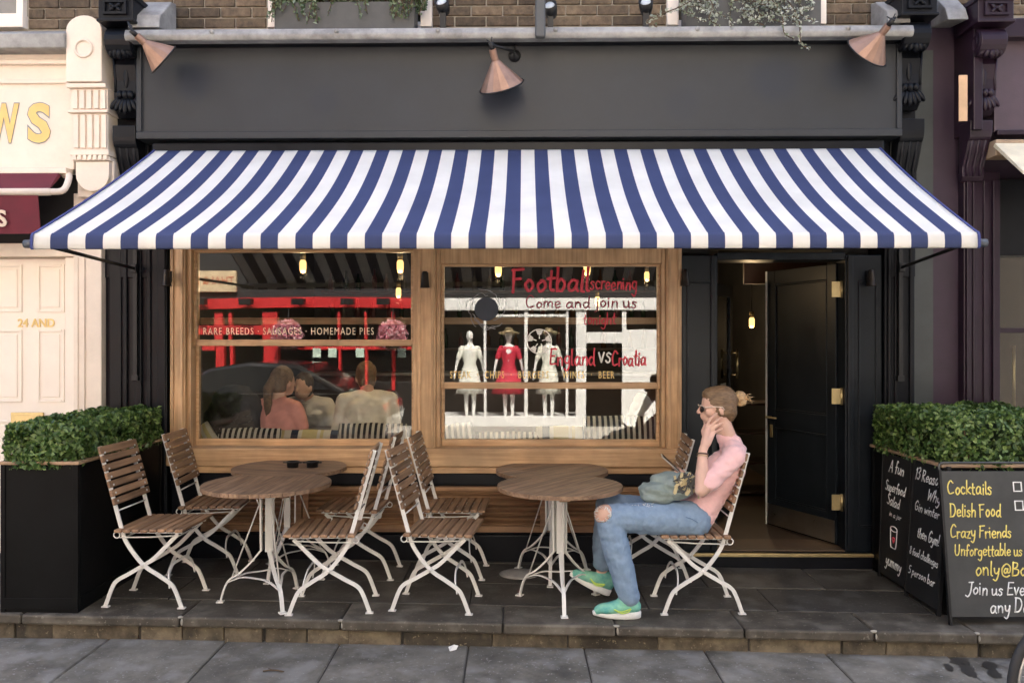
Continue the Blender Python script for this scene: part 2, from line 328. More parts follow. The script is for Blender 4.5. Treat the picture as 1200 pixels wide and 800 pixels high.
# ---------------------------------------------------------------- hand lettering: single pen strokes (x-height .5, capital 1)
HW = {'a': (.55, [[(.45, .45), (.25, .52), (.06, .3), (.12, .02), (.3, .05), (.44, .3), (.45, .48)], [(.45, .48), (.44, .1), (.52, 0)]]), 'b': (.5, [[(.08, 1), (.07, 0)], [(.07, .3), (.25, .5), (.44, .3), (.3, 0), (.08, .05)]]), 'c': (.46, [[(.42, .42), (.25, .52), (.06, .28), (.2, 0), (.42, .08)]]),
 'd': (.55, [[(.42, .4), (.22, .5), (.05, .25), (.2, 0), (.42, .2)], [(.45, 1), (.44, .15), (.52, 0)]]), 'e': (.48, [[(.06, .25), (.4, .3), (.36, .48), (.2, .52), (.05, .28), (.18, 0), (.42, .08)]]), 'f': (.38, [[(.4, .92), (.28, 1.02), (.18, .85), (.16, .3), (.14, -.02)], [(.02, .48), (.34, .52)]]),
 'g': (.5, [[(.42, .44), (.22, .52), (.05, .3), (.2, .05), (.4, .2), (.43, .48)], [(.43, .5), (.42, -.15), (.25, -.4), (.05, -.28)]]), 'h': (.52, [[(.08, 1), (.07, 0)], [(.07, .25), (.25, .5), (.42, .4), (.43, 0)]]), 'i': (.2, [[(.09, .5), (.09, 0)], [(.09, .72), (.10, .76)]]),
 'j': (.25, [[(.15, .5), (.14, -.2), (0, -.38)], [(.15, .72), (.16, .76)]]), 'k': (.48, [[(.08, 1), (.07, 0)], [(.4, .5), (.1, .22)], [(.1, .24), (.44, 0)]]), 'l': (.2, [[(.1, 1), (.08, .1), (.18, 0)]]), 'm': (.75, [[(.07, .5), (.07, 0)], [(.07, .3), (.22, .5), (.34, .4), (.35, 0)], [(.35, .3), (.5, .5), (.63, .4), (.64, 0)]]),
 'n': (.5, [[(.07, .5), (.07, 0)], [(.07, .28), (.24, .5), (.4, .4), (.42, 0)]]), 'o': (.5, [[(.25, .52), (.06, .3), (.2, 0), (.42, .2), (.36, .46), (.2, .52)]]), 'p': (.5, [[(.08, .5), (.06, -.4)], [(.07, .3), (.25, .52), (.43, .3), (.28, .02), (.08, .08)]]), 'r': (.38, [[(.07, .5), (.07, 0)], [(.07, .28), (.2, .48), (.36, .46)]]),
 's': (.42, [[(.36, .44), (.2, .52), (.08, .4), (.3, .22), (.3, .05), (.16, -.02), (.04, .08)]]), 't': (.36, [[(.16, .85), (.14, .1), (.3, 0)], [(0, .52), (.32, .55)]]), 'u': (.5, [[(.06, .5), (.08, .1), (.22, 0), (.4, .2), (.42, .5)], [(.42, .5), (.42, .08), (.5, 0)]]), 'v': (.45, [[(.04, .5), (.2, 0)], [(.2, 0), (.4, .5)]]),
 'w': (.65, [[(.04, .5), (.16, 0)], [(.16, 0), (.3, .4)], [(.3, .4), (.42, 0)], [(.42, 0), (.58, .5)]]), 'x': (.44, [[(.05, .5), (.4, 0)], [(.4, .5), (.04, 0)]]), 'y': (.48, [[(.05, .5), (.1, .2), (.25, .12), (.4, .3)], [(.42, .5), (.38, 0), (.22, -.38), (.02, -.3)]]), 'z': (.44, [[(.05, .48), (.38, .5)], [(.38, .5), (.06, .02)], [(.06, .02), (.4, .02)]]),
 'A': (.66, [[(.02, 0), (.3, 1)], [(.3, 1), (.58, 0)], [(.14, .35), (.48, .38)]]), 'B': (.6, [[(.08, 1), (.07, 0)], [(.08, .98), (.4, .9), (.36, .62), (.1, .52)], [(.1, .52), (.5, .42), (.45, .08), (.07, 0)]]), 'C': (.66, [[(.58, .85), (.35, 1.02), (.08, .6), (.2, .05), (.6, .12)]]), 'D': (.68, [[(.1, 1), (.08, 0)], [(.05, 1), (.45, .92), (.6, .5), (.4, .06), (.04, 0)]]),
 'E': (.58, [[(.5, .97), (.1, .98)], [(.1, .98), (.07, .02)], [(.07, .02), (.52, .04)], [(.08, .52), (.4, .55)]]), 'F': (.56, [[(.1, .98), (.09, .5), (.07, -.02)], [(.04, .96), (.54, 1)], [(.09, .55), (.42, .58)]]), 'G': (.7, [[(.58, .85), (.35, 1), (.08, .55), (.25, .02), (.58, .12), (.58, .42), (.36, .42)]]), 'J': (.6, [[(.5, 1), (.44, .2), (.25, -.15), (.04, -.05)], [(.25, 1), (.62, 1.02)]]),
 'R': (.62, [[(.1, 1), (.08, 0)], [(.06, .98), (.45, .92), (.4, .6), (.1, .5)], [(.15, .5), (.55, 0)]]), 'S': (.58, [[(.5, .88), (.3, 1), (.1, .8), (.3, .55), (.5, .3), (.35, .02), (.06, .12)]]), 'U': (.68, [[(.08, 1), (.1, .25), (.3, 0), (.52, .25), (.56, 1)]]), 'W': (.85, [[(.04, 1), (.2, 0)], [(.2, 0), (.4, .7)], [(.4, .7), (.56, 0)], [(.56, 0), (.78, 1)]]),
 '1': (.3, [[(.04, .8), (.18, 1)], [(.18, 1), (.16, 0)]]), '3': (.5, [[(.06, .9), (.3, 1), (.4, .75), (.18, .55)], [(.18, .55), (.45, .4), (.3, .02), (.04, .1)]]), '8': (.5, [[(.4, .85), (.22, 1), (.08, .8), (.4, .3), (.25, 0), (.06, .22), (.4, .75)]]), '5': (.5, [[(.42, .98), (.12, .96)], [(.12, .96), (.1, .58), (.38, .5), (.4, .12), (.06, .04)]]),
 '@': (.8, [[(.5, .35), (.38, .5), (.25, .3), (.35, .15), (.5, .3)], [(.53, .48), (.52, .2), (.7, .25), (.7, .6), (.4, .8), (.1, .5), (.15, .05), (.45, -.1), (.68, 0)]]), '!': (.25, [[(.14, 1), (.1, .3)], [(.09, .05), (.1, .09)]])}
def hand_text(name, s, cap, mat, parent, loc, rot, fit, weight=.06, slant=.12, seed=0):
    """pen-written line, one object for each word, letters jittered"""
    rg = random.Random(seed); x = 0; words = []; cur = []
    for ch in s+' ':
        if ch == ' ':
            if cur: words.append(cur); cur = []
            x += .30; continue
        adv, st = HW[ch]; jy, js, jr = rg.uniform(-.05, .05), rg.uniform(.92, 1.1), rg.uniform(-.06, .06)
        for k in st: cur.append([(x+(px+py*(slant+jr))*1.0, jy+py*js) for px, py in k])
        x += adv+.05+rg.uniform(-.02, .03)
    xs_ = [p[0] for w_ in words for k in w_ for p in k]; lo = min(xs_); sx = fit/(max(xs_)-lo)
    for w_ in words:
        m = MB()
        for k in w_:
            pts = [((a-lo)*sx, b*cap, 0) for a, b in k]
            sp_ = smoothpath(pts, 4) if len(pts) > 2 else [Vector(p) for p in pts]
            m.tube(sp_, [weight*cap*rg.uniform(.85, 1.15) for _ in sp_], 6)
            for e in (sp_[0], sp_[-1]): m.ell(e, (weight*cap, weight*cap, weight*cap), None, 6, 4)
        m.v = [(a, b, c*.22) for a, b, c in m.v]; o = m.build(name, mat, parent); o.location = loc; o.rotation_euler = rot
# ================================================================ GROUND
def slab_mesh(w_, d_, h_, bev=.006):
    me = MB().box(-w_/2, w_/2, -d_/2, d_/2, -h_, 0).mesh('slab')
    bm = bmesh.new(); bm.from_mesh(me); bmesh.ops.recalc_face_normals(bm, faces=bm.faces)
    bmesh.ops.bevel(bm, geom=[e for e in bm.edges if all(v.co.z > -.001 for v in e.verts)]+[e for e in bm.edges if abs(e.verts[0].co.z-e.verts[1].co.z) > .01], offset=bev, segments=1, affect='EDGES')
    bm.to_mesh(me); bm.free(); return me
PVZ = -.14; TR = (0, math.atan(-TILT), 0)
EDGE = lambda x: 4.47-.03*x
ground = struct(MB().box(-60, 60, -60, 60, -.5, -.30).build('ground', tarmac)); ground['kind'] = 'structure'
road = struct(MB().box(-25, 25, -2.2, 2.6, -.29, -.225).build('road', tarmac))
pav = MB().box(-14, 14, 2.85, 5.9, -.3, PVZ-.012).build('pavement', grout); struct(pav); pav.rotation_euler = TR
BX('kerb', stonem, pav, -14, 14, 2.6, 2.85, -.3, PVZ, .015)
rng = random.Random(3)
for r_, (y0, y1) in enumerate([(2.86, 3.38), (3.39, 3.93), (3.94, 4.56)]):
    x = -6.6+r_*.21
    while x < 6.6:
        w_ = rng.choice([.60, .64, .66, .72]) if r_ == 2 else rng.choice([.6, .75, .9])
        me = slab_mesh(w_-.008, y1-y0-.008, .05); me.materials.append(pavem)
        o = link('paving_slab', me, pav); o.location = (x+w_/2, (y0+y1)/2, PVZ+rng.uniform(-.003, .002)); o.rotation_euler = (R(rng.uniform(-.2, .2)), R(rng.uniform(-.2, .2)), 0)
        x += w_
def stain(px, py, w_, d_, seed):
    p = W(px, py, 4.3); D = 1.70*FPX/(py-CY); x = (px-CX)*D/FPX; n = 26
    vs_ = []
    for k in range(n):
        a_ = 2*math.pi*k/n; rr_ = 1+.55*mnoise.noise((math.cos(a_)*2.2+seed, math.sin(a_)*2.2, seed)); vs_.append((x+w_*rr_*math.cos(a_)+.25*d_*math.sin(a_), D+d_*rr_*math.sin(a_), PVZ+.0035))
    MB().add(vs_, [tuple(range(n))]).build('wet_stain', M('wet stone', (.035, .034, .032), .35, var=.3), pav)
for q in ((1125, 772, .05, .05, 1), (1135, 782, .035, .09, 2), (1160, 776, .04, .05, 3), (1166, 786, .03, .06, 4), (1112, 779, .02, .05, 6)): stain(*q)
pav2 = struct(MB().box(-14, 14, -4.1, -2.2, -.3, -.1).build('far_pavement', M('pale concrete paving', (.38, .36, .32), .8, var=.15, dirt=.2)))
# terrace: edge follows EDGE(); slabs and nosing stones are pieces of it
ter = MB().prism([(-3.9, EDGE(-3.9)+.035), (3.9, EDGE(3.9)+.035), (3.9, 5.95), (-3.9, 5.95)], -.16, -.014, 'z').build('terrace', grout); struct(ter); ter.rotation_euler = TR
rows = [(.30, .73), (.735, 1.20), (1.205, 1.50)]   # depth behind the edge
xs = -3.85; nx = 0
def skew_slab(name, mat, parent, x0, x1, a0, a1, z0, z1, bev=.005, back=None):
    f = lambda x, a: (x, EDGE(x)+a)
    p = [f(x0, a0), f(x1, a0), f(x1, a1), f(x0, a1)]
    m = MB().prism(p, z0, z1, 'z'); return m.build(name, mat, parent, bev)
nosem = M('worn nosing stone', (.075, .064, .048), .65, var=.5, scale=6, bump=.5, bscale=35, rnd=.25, dirt=.45, speck=(.17, .155, .125))
x = -3.85
while x < 3.8:                                  # nosing row
    w_ = rng.choice([.55, .62, .64, .7, .9]); dz = rng.uniform(-.004, .001)
    o = skew_slab('nosing_stone', slabm, ter, x+.004, min(x+w_, 3.9)-.004, -.012+rng.uniform(-.006, .006), .298, -.06, dz, .012); o.data.materials[0] = nosem
    if rng.random() < .6: MB().ell((x, EDGE(x)+.0, -.006), (.012+.02*rng.random(), .012, .008)).ell((x+.01, EDGE(x)-.010, -.03), (.007, .006, .02)).build('mortar_patch', M('pale mortar', (.32, .30, .25), .9, bump=.6), ter)
    x += w_
for i, (a0, a1) in enumerate(rows):
    x = -3.85+.3*i
    while x < 3.8:
        w_ = rng.choice([.75, .9, 1.05]); skew_slab('terrace_slab', slabm, ter, x+.003, min(x+w_, 3.9)-.003, a0+.004, a1-.002, -.05, rng.uniform(-.003, .001), .004); x += w_
x = -3.85
while x < 3.8:
    w_ = rng.choice([.22, .3, .42, .5, .24]); skew_slab('riser_stone', stonem, ter, x+.004, min(x+w_, 3.9)-.004, .02+rng.uniform(-.006, .006), .2, -.16, -.064, .006).rotation_euler = (0, 0, R(rng.uniform(-.12, .12))); x += w_

# ================================================================ CAFE BUILDING
cafe = thing('cafe_building', 'dark navy cafe front with charcoal fascia, oak sash windows and open door', 'building', (0, FY, 0), FROT)
XL, XR = fx(128), fx(1068)                     # cafe front from the cream shop to the plum wall
ZT = 3.80
def vpanel(par, mat, x0, x1, z0, z1, y, n=1, d=.012, wd=.016, nm='moulding'):
    for k in range(n):
        i = .035*k
        m = MB()
        for a, b, c, e in ((x0+i, x0+i+wd, z0+i, z1-i), (x1-i-wd, x1-i, z0+i, z1-i), (x0+i+wd, x1-i-wd, z0+i, z0+i+wd), (x0+i+wd, x1-i-wd, z1-i-wd, z1-i)): m.box(a, b, y-d, y+.004, c, e)
        m.build(nm, mat, par, .004)
# --- upper storey
WIN_UP = [(fx(336, .1), fx(492, .1)), (fx(795, .1), fx(945, .1))]
brick_l, brick_r = fx(196, .05), fx(1030, .05)
def brick_course(par, x0, x1, z0, n, skip, seed, yf=.03, L_=.215, H_=.065, J=.010):
    me = MB().box(-L_/2, L_/2, 0, .1, 0, H_).mesh('brick', brickm); bm = bmesh.new(); bm.from_mesh(me); bmesh.ops.recalc_face_normals(bm, faces=bm.faces); bmesh.ops.bevel(bm, geom=bm.edges[:], offset=.004, segments=1, affect='EDGES'); bm.to_mesh(me); bm.free()
    rg = random.Random(seed)
    for r_ in range(n):
        x = x0-(L_/2 if r_ % 2 else 0)
        while x < x1:
            a, b = max(x, x0), min(x+L_, x1)
            if b-a > .05 and not any(a < s1 and b > s0 for s0, s1 in skip):
                o = link('brick', me, par); o.location = ((a+b)/2, yf+rg.uniform(-.003, .003), z0+r_*(H_+J)); o.scale = ((b-a)/L_, 1, 1)
            elif b-a > .05:
                for s0, s1 in skip:
                    for c, d in ((a, min(b, s0)), (max(a, s1), b)):
                        if d-c > .03 and not (c >= s0 and d <= s1) and c < d and a < s1 and b > s0:
                            o = link('brick', me, par); o.location = ((c+d)/2, yf, z0+r_*(H_+J)); o.scale = ((d-c)/L_, 1, 1)
            x += L_+J
zb = 3.80
skips = [(a-.10, b+.10) for a, b in WIN_UP]
m = MB()
segs = [XL-.02]+[v for s in skips for v in s]+[XR+.02]
for i in range(0, len(segs), 2): m.box(segs[i], segs[i+1], .045, .4, 3.6, 6.0)
m.box(XL-.02, XR+.02, .045, .4, 6.0, 8.0); m.build('upper_wall', mortar, cafe)
brick_course(cafe, XL, XR, zb, 5, skips, 5)
upw = MB()
for i in range(0, len(segs), 2): upw.box(segs[i], segs[i+1], .03, .05, zb+5*.075, 6.0)
upw.box(XL, XR, .03, .044, 6.0, 8.0)
upw.build('upper_brickwork', brickm, cafe)
MB().box(XL-.4, XR+.4, .4, 7, 7.8, 8.0).build('roof', lead, cafe)
for a, b in WIN_UP:
    f = MB()
    for q in ((a-.1, a-.02, 3.78, 5.98), (b+.02, b+.1, 3.78, 5.98), (a-.02, b+.02, 5.9, 5.98)): f.box(q[0], q[1], -.02, .16, q[2], q[3])
    wf = f.build('sash_window', creamdoor, cafe, .004); MB().box(a-.02, b+.02, .10, .14, 3.78, 3.86).build('sash_rail', creamdoor, wf, .004); MB().box(a-.02, b+.02, .1, .14, 4.8, 4.86).build('sash_rail', creamdoor, wf, .004)
    MB().box(a-.02, b+.02, .115, .121, 3.86, 5.9).build('pane', darkglass, wf)
    MB().box(a-.1, b+.1, .35, .39, 3.78, 5.98).build('blind', M('upstairs blind', (.25, .24, .22), .9), wf)
# --- fascia and lead cornice
yf = -.20
fl, fr, fb, ft = F(161, 164, yf)[0], F(1056, 160, yf)[0], F(600, 162, yf)[1], F(600, 40, yf)[1]
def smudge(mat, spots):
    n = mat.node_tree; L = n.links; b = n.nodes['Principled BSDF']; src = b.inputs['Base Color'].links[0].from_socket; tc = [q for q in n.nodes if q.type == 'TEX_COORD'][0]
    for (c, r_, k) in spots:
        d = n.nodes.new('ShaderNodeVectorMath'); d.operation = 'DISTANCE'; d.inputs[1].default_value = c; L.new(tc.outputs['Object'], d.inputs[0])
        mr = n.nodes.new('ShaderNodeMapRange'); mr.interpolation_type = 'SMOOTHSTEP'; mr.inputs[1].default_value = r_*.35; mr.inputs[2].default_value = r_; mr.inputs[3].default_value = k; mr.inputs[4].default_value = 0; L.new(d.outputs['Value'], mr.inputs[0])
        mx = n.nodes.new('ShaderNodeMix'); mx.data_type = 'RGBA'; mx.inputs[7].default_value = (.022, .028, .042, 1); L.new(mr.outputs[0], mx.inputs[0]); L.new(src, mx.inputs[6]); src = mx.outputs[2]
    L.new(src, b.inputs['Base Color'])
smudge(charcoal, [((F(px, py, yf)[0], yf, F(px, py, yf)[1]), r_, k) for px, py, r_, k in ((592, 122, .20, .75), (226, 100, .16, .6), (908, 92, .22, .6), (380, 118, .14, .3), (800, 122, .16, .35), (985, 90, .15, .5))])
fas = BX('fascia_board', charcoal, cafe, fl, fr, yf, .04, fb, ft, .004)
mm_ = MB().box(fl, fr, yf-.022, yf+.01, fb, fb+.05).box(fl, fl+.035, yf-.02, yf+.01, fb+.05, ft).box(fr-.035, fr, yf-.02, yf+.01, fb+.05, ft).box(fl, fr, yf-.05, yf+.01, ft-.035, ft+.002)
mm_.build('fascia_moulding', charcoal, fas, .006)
lead_y0 = -.34
cz = F(600, 40, lead_y0)[1]
mm_ = MB().prism([(lead_y0, cz-.03), (lead_y0-.015, cz), (lead_y0, cz+.045), (.03, cz+.085), (.03, cz-.03)], fl-.02, fr+.02, 'x'); mm_.build('lead_flashing', lead, cafe, .01)
mm_ = MB()
for q in (.11, .27, .40, .55, .73, .92): mm_.cyl((fl+(fr-fl)*q, lead_y0-.02, cz+.02), (fl+(fr-fl)*q, .0, cz+.09), .016, n=8)
mm_.build('lead_roll', lead, cafe)
MB().box(fl, fr, -.27, .04, ft, cz-.032).build('cornice_soffit', navy, cafe)
a, b = F(207, 5, -.02); c, d = F(205, 32, -.30)
MB().prism([(-.30, d), (-.02, d+.03), (-.02, b), (-.10, b-.02), (-.28, d+.09)], fl-.02, a, 'x').build('lead_apron', lead, cafe, .008)
a, b = F(1020, 5, -.02)
MB().prism([(-.30, d), (-.02, d+.03), (-.02, b), (-.10, b-.02), (-.28, d+.09)], a, fr+.02, 'x').build('lead_apron', lead, cafe, .008)
# --- consoles
def console(par, mat, xc, w_, zt, z0, yb, proj, label=None):
    """carved scroll bracket: cap block with rosette, S scroll, acanthus tip"""
    H = zt-z0; y = lambda k: yb-proj*k; z = lambda k: z0+H*k
    root = MB().box(xc-w_*.62, xc+w_*.62, y(1.12), yb, z(.80), z(1.0)).box(xc-w_*.68, xc+w_*.68, y(1.2), yb, z(.965), z(1.01)).box(xc-w_*.66, xc+w_*.66, y(1.17), yb, z(.785), z(.81)).build('console_bracket', mat, par, .006)
    r_ = MB()
    for s0, s1 in ((.84, .86), (.93, .95)): r_.box(xc-w_*.42, xc+w_*.42, y(1.19), y(1.11), z(s0), z(s1))
    for s0, s1 in ((-.42, -.34), (.34, .42)): r_.box(xc+w_*s0, xc+w_*s1, y(1.19), y(1.11), z(.86), z(.93))
    for k in range(4):
        t = math.pi/2*k+math.pi/4; r_.ell((xc+math.cos(t)*w_*.16, y(1.15), z(.895)+math.sin(t)*H*.02), (w_*.13, .014, H*.014), (0, -t, 0), 8, 6)
    r_.ell((xc, y(1.17), z(.895)), (w_*.07, .014, H*.012), None, 8, 6); r_.build('rosette', mat, root)
    prof = []
    for t in np.linspace(0, math.pi*1.15, 12): prof.append((y(.72)-proj*.36*math.sin(t), z(.66)+H*.115*math.cos(t)))
    prof += [(y(.62), z(.50)), (y(.55), z(.38)), (y(.56), z(.28)), (y(.50), z(.16)), (y(.30), z(.10)), (yb, z(.12)), (yb, z(.775))]
    MB().prism(prof, xc-w_*.46, xc+w_*.46, 'x').build('scroll', mat, root, .006)
    r_ = MB()
    for sx_ in (-1, 1):
        r_.tube([(xc+sx_*w_*.43, y(.78)-H*.10*(1-k/26)*.8*math.sin(.42*k), z(.66)+H*.10*(1-k/26)*math.cos(.42*k)) for k in range(24)], .011, 6)
        r_.tube([(xc+sx_*w_*.40, y(.63), z(.55)), (xc+sx_*w_*.40, y(.55), z(.40)), (xc+sx_*w_*.40, y(.56), z(.29))], .009, 6)
    r_.ell((xc, y(.56), z(.42)), (w_*.10, .012, H*.10), None, 10, 8)
    for k in range(-2, 3): r_.ell((xc+k*w_*.15, y(.90)+abs(k)*.006, z(.575)-.008*(2-abs(k))), (w_*.11, .028, H*.04), (R(24), R(k*-16), 0), 10, 8)
    r_.build('volute', mat, root)
    r_ = MB()
    for k in range(-3, 4): r_.ell((xc+k*w_*.13, y(.58)+abs(k)*.005, z(.21)-H*.010*(3-abs(k))), (w_*.105, .026, H*.07), (R(-10), R(k*-12), 0), 10, 8)
    for k in range(-1, 2): r_.ell((xc+k*w_*.2, y(.60), z(.265)), (w_*.13, .028, H*.035), (R(-10), R(k*-14), 0), 10, 8)
    r_.build('acanthus_leaf', mat, root)
    return root
def lower_scroll(par, mat, xc, w_, zt, z0, yb, proj):
    H = zt-z0; prof = [(yb, zt), (yb-proj, zt)]+[(yb-proj*(.75+.25*math.cos(t)), z0+H*(.86-.10*math.sin(t)*2)) for t in np.linspace(.2, 1.4, 5)]+[(yb-proj*.62, z0+H*.5), (yb-proj*.30, z0+H*.25), (yb-proj*.32, z0+H*.08), (yb-proj*.15, z0), (yb, z0)]
    o = MB().prism(prof, xc-w_/2, xc+w_/2, 'x').build('lower_scroll', mat, par, .006); r_ = MB()
    for k in (-.3, 0, .3): r_.tube([(xc+w_*k, yb-proj*.86, z0+H*.82), (xc+w_*k, yb-proj*.62, z0+H*.5), (xc+w_*k, yb-proj*.32, z0+H*.25), (xc+w_*k, yb-proj*.3, z0+H*.08)], .012, 6)
    r_.build('fluting', mat, o); return o
x0, z0 = F(139, 146, -.3); zt = F(139, -8, -.36)[1]
console(cafe, navy, x0, .19, zt, z0, -.05, .26)
lower_scroll(cafe, navy, fx(150, -.15), .16, fz(150, -.1), fz(225, -.1), -.05, .16)
BX('pilaster_neck', navy, cafe, XL, fl+.01, -.06, .2, 2.0, ZT, .005)
x1 = F(1074, 60, -.3)[0]
console(cafe, navy, x1, .19, zt, F(1074, 136, -.3)[1], -.05, .26)
lower_scroll(cafe, navy, fx(1065, -.15), .16, fz(146, -.1), fz(222, -.1), -.05, .16)
BX('pilaster_neck', navy, cafe, fr-.01, XR, -.06, .2, 2.0, ZT, .005)
# --- dark header behind the awning
w_hdr = fz(287)
BX('header_board', navy, cafe, fl+.01, fr-.01, -.04, .25, w_hdr, fb+.01, .004)
# --- left pilaster below the awning
def pil(xa, xb, mat, par, z0=-.05, z1=2.3, y=-.05, grooves=()):
    o = BX('pilaster', mat, par, xa, xb, y, .25, z0, z1, .006)
    for k, (a_, b_, d_) in enumerate(grooves): BX('pilaster_moulding', mat, o, a_, b_, y-d_, y+.002, z0+.3, z1, .006)
    BX('pilaster_base', mat, o, xa-.01, xb+.01, y-.05, y+.002, z0, z0+.3, .008)
    return o
wl = fx(201)
pil(XL, fx(199), navy, cafe, grooves=[(fx(133), fx(147), .012), (fx(150), fx(154), .02), (fx(163), fx(171), .022), (fx(176), fx(181), .014), (fx(189), fx(198), .012)])
# --- windows
sill_b, sill_t = fz(549), fz(524)
gl_y = .085
w_top = fz(288)
posts = [(fx(201), fx(219)), (fx(489), fx(511)), (fx(780), fx(798))]
for i, (a, b) in enumerate(posts):
    p_ = BX('window_post', oak, cafe, a, b, -.03, .2, sill_b-.0, w_top, .005)
    BX('post_moulding', oak, p_, a+.012, a+.03, -.042, -.028, sill_b+.06, w_top, .004); BX('post_moulding', oak, p_, b-.03, b-.012, -.042, -.028, sill_b+.06, w_top, .004)
def shop_window(x0, x1, top, meet, lab):
    z0, z1 = sill_t, w_top
    fr_ = MB().box(x0, x0+.03, .0, .16, z0, z1).box(x1-.03, x1, .0, .16, z0, z1).box(x0+.03, x1-.03, .0, .16, top, z1)
    wn = fr_.build('sash_window', oak, cafe, .005); wn['label'] = lab
    zm = fz(meet, .06); i0, i1 = x0+.03, x1-.03
    # upper sash (outer) and lower sash (inner)
    def sash(nm, a, b, y, bw, tw):
        s = MB().box(i0, i0+.022, y, y+.035, a, b).box(i1-.022, i1, y, y+.035, a, b).box(i0+.022, i1-.022, y, y+.035, a, a+bw).box(i0+.022, i1-.022, y, y+.035, b-tw, b)
        o = s.build(nm, oakx, wn, .003); MB().box(i0+.02, i1-.02, y+.014, y+.020, a+bw-.004, b-tw+.004).build('glass_pane', glass, wn); return o
    sash('upper_sash', zm-.02, top+.004, .045, .046, .02)
    sash('lower_sash', z0-.003, zm+.02, .085, .05, .04)
    BX('inner_rail', oakx, wn, i0, i1, .16, .185, fz(380, .17), fz(372, .17), .003)
    return wn, i0, i1
win1, w1a, w1b = shop_window(posts[0][1], posts[1][0], fz(292), 402, 'left oak sash window with pale gilt lettering')
win2, w2a, w2b = shop_window(posts[1][1], posts[2][0], fz(309), 452, 'right oak sash window with red hand-drawn football notice')
BX('window_sill', oakx, cafe, posts[0][0]-.01, posts[2][1]+.01, -.075, .2, fz(547, -.07), sill_t, .008)
BX('sill_nosing', oakx, cafe, posts[0][0]+.01, posts[2][1]-.01, -.05, .1, fz(549, -.05)-.035, fz(547, -.07)-.002, .006)
# dark apron, louvre panels, plinth
za, zb_ = fz(549, -.05)-.037, fz(569)
BX('apron', navy, cafe, posts[0][0], posts[2][1], .0, .2, -.1, za, .004)
BX('apron_rail', navy, cafe, posts[0][0], posts[2][1], -.03, .0, zb_+.01, za, .006)
BX('plinth', navy, cafe, posts[0][0], posts[2][1], -.04, .0, -.08, fz(625), .01)
lz0, lz1 = fz(623, -.03), fz(570, -.03)
lxs = [fx(236, -.02), fx(355, -.02), fx(492, -.02), fx(640, -.02), fx(792, -.02)]
sl_me = {}
for i in range(4):
    a, b = lxs[i]+.004, lxs[i+1]-.004
    m = MB().box(a, a+.04, -.045, .0, lz0, lz1).box(b-.04, b, -.045, .0, lz0, lz1).box(a+.04, b-.04, -.045, .0, lz0, lz0+.045).box(a+.04, b-.04, -.045, .0, lz1-.03, lz1)
    fo = m.build('louvre_panel', louvre, cafe, .003)
    n_ = 7
    for k in range(n_):
        z = lz0+.06+(lz1-lz0-.10)*k/(n_-1)
        BX('louvre_slat', louvre, fo, a+.038, b-.038, -.038, -.005, z-.011, z+.011, .002, rot=(R(28), 0, 0))
# --- door bay
dl, dr = fx(838, .05), fx(986, .05); dt, db = fz(306, .05), .085
BX('door_jamb', navypanel, cafe, posts[2][1]+.002, dl, -.02, .22, -.06, fz(300), .005)
BX('door_jamb', navypanel, cafe, dr, fx(1032), -.02, .22, -.06, fz(300), .005)
BX('door_head', navypanel, cafe, dl, dr, -.016, .2, dt, fz(300)+.02, .004)
vpanel(cafe, navypanel, posts[2][1]+.035, dl-.03, .25, fz(330), -.02, 1, .010, .012, 'jamb_moulding')
vpanel(cafe, navypanel, dr+.09, fx(1026), .25, fz(330), -.02, 1, .010, .012, 'jamb_moulding')
BX('door_architrave', navypanel, cafe, dr+.012, dr+.05, -.04, -.018, db, dt+.03, .006); BX('door_architrave', navypanel, cafe, dl-.05, dl-.012, -.04, -.018, db, dt+.03, .006)
BX('door_step', navy, cafe, posts[2][1]+.01, fx(1026), -.10, .35, -.06, db-.012, .008)
BX('brass_nosing', brass, cafe, posts[2][1]+.02, fx(1024), -.112, -.085, db-.026, db-.002, .003)
BX('threshold', M('worn oak threshold', (.10, .065, .04), .5), cafe, dl, dr, -.02, .3, db-.011, db, .003)
pil(fx(1033), XR, navy, cafe, grooves=[(fx(1036), fx(1040), .02), (fx(1044), fx(1049), .014), (fx(1061), fx(1066), .022)])
# door leaf, hinged on the right jamb and swung inwards
Lw, Lh = .74, dt-db-.02
door = MB().box(0, .09, -.045, 0, 0, Lh).box(Lw-.10, Lw, -.045, 0, 0, Lh).box(.09, Lw-.10, -.045, 0, 0, .22).box(.09, Lw-.10, -.045, 0, Lh-.11, Lh).box(.09, Lw-.10, -.045, 0, .78, .92).box(.09, Lw-.1, -.032, -.012, .2, .8).box(.09, Lw-.1, -.032, -.012, .9, Lh-.1).build('door', navypanel, cafe, .004)
door.location = (dr-.015, .11, db+.006); door.rotation_euler = (0, 0, R(180-66))
for z0, z1 in ((.22, .78), (.92, Lh-.11)): vpanel(door, navypanel, .09, Lw-.10, z0, z1, -.032, 1, .008, .014, 'panel_moulding'); vpanel(door, navypanel, .09, Lw-.10, z0, z1, -.002, 1, .008, .014, 'panel_moulding')
for sgn, y in ((1, .0), (-1, -.045)):
    MB().box(.012, Lw-.012, min(y, y+sgn*.003), max(y, y+sgn*.003), .01, .17).build('kick_plate', steel, door)
    h = MB().cyl((Lw-.06, y, .86), (Lw-.06, y+sgn*.05, .86), .010).cyl((Lw-.065, y+sgn*.047, .86), (Lw-.17, y+sgn*.047, .86), .008); h.build('door_handle', brass, door)
    MB().box(Lw-.08, Lw-.05, min(y, y+sgn*.004), max(y, y+sgn*.004), .70, .80).build('lock_plate', brass, door, .001)
MB().box(Lw-.016, Lw+.001, .0005, .005, 0, Lh).build('edge_strip', M('pale edge strip', (.75, .75, .72), .45, metal=.3), door)  # narrow pale strip laid on the leaf face along its free edge
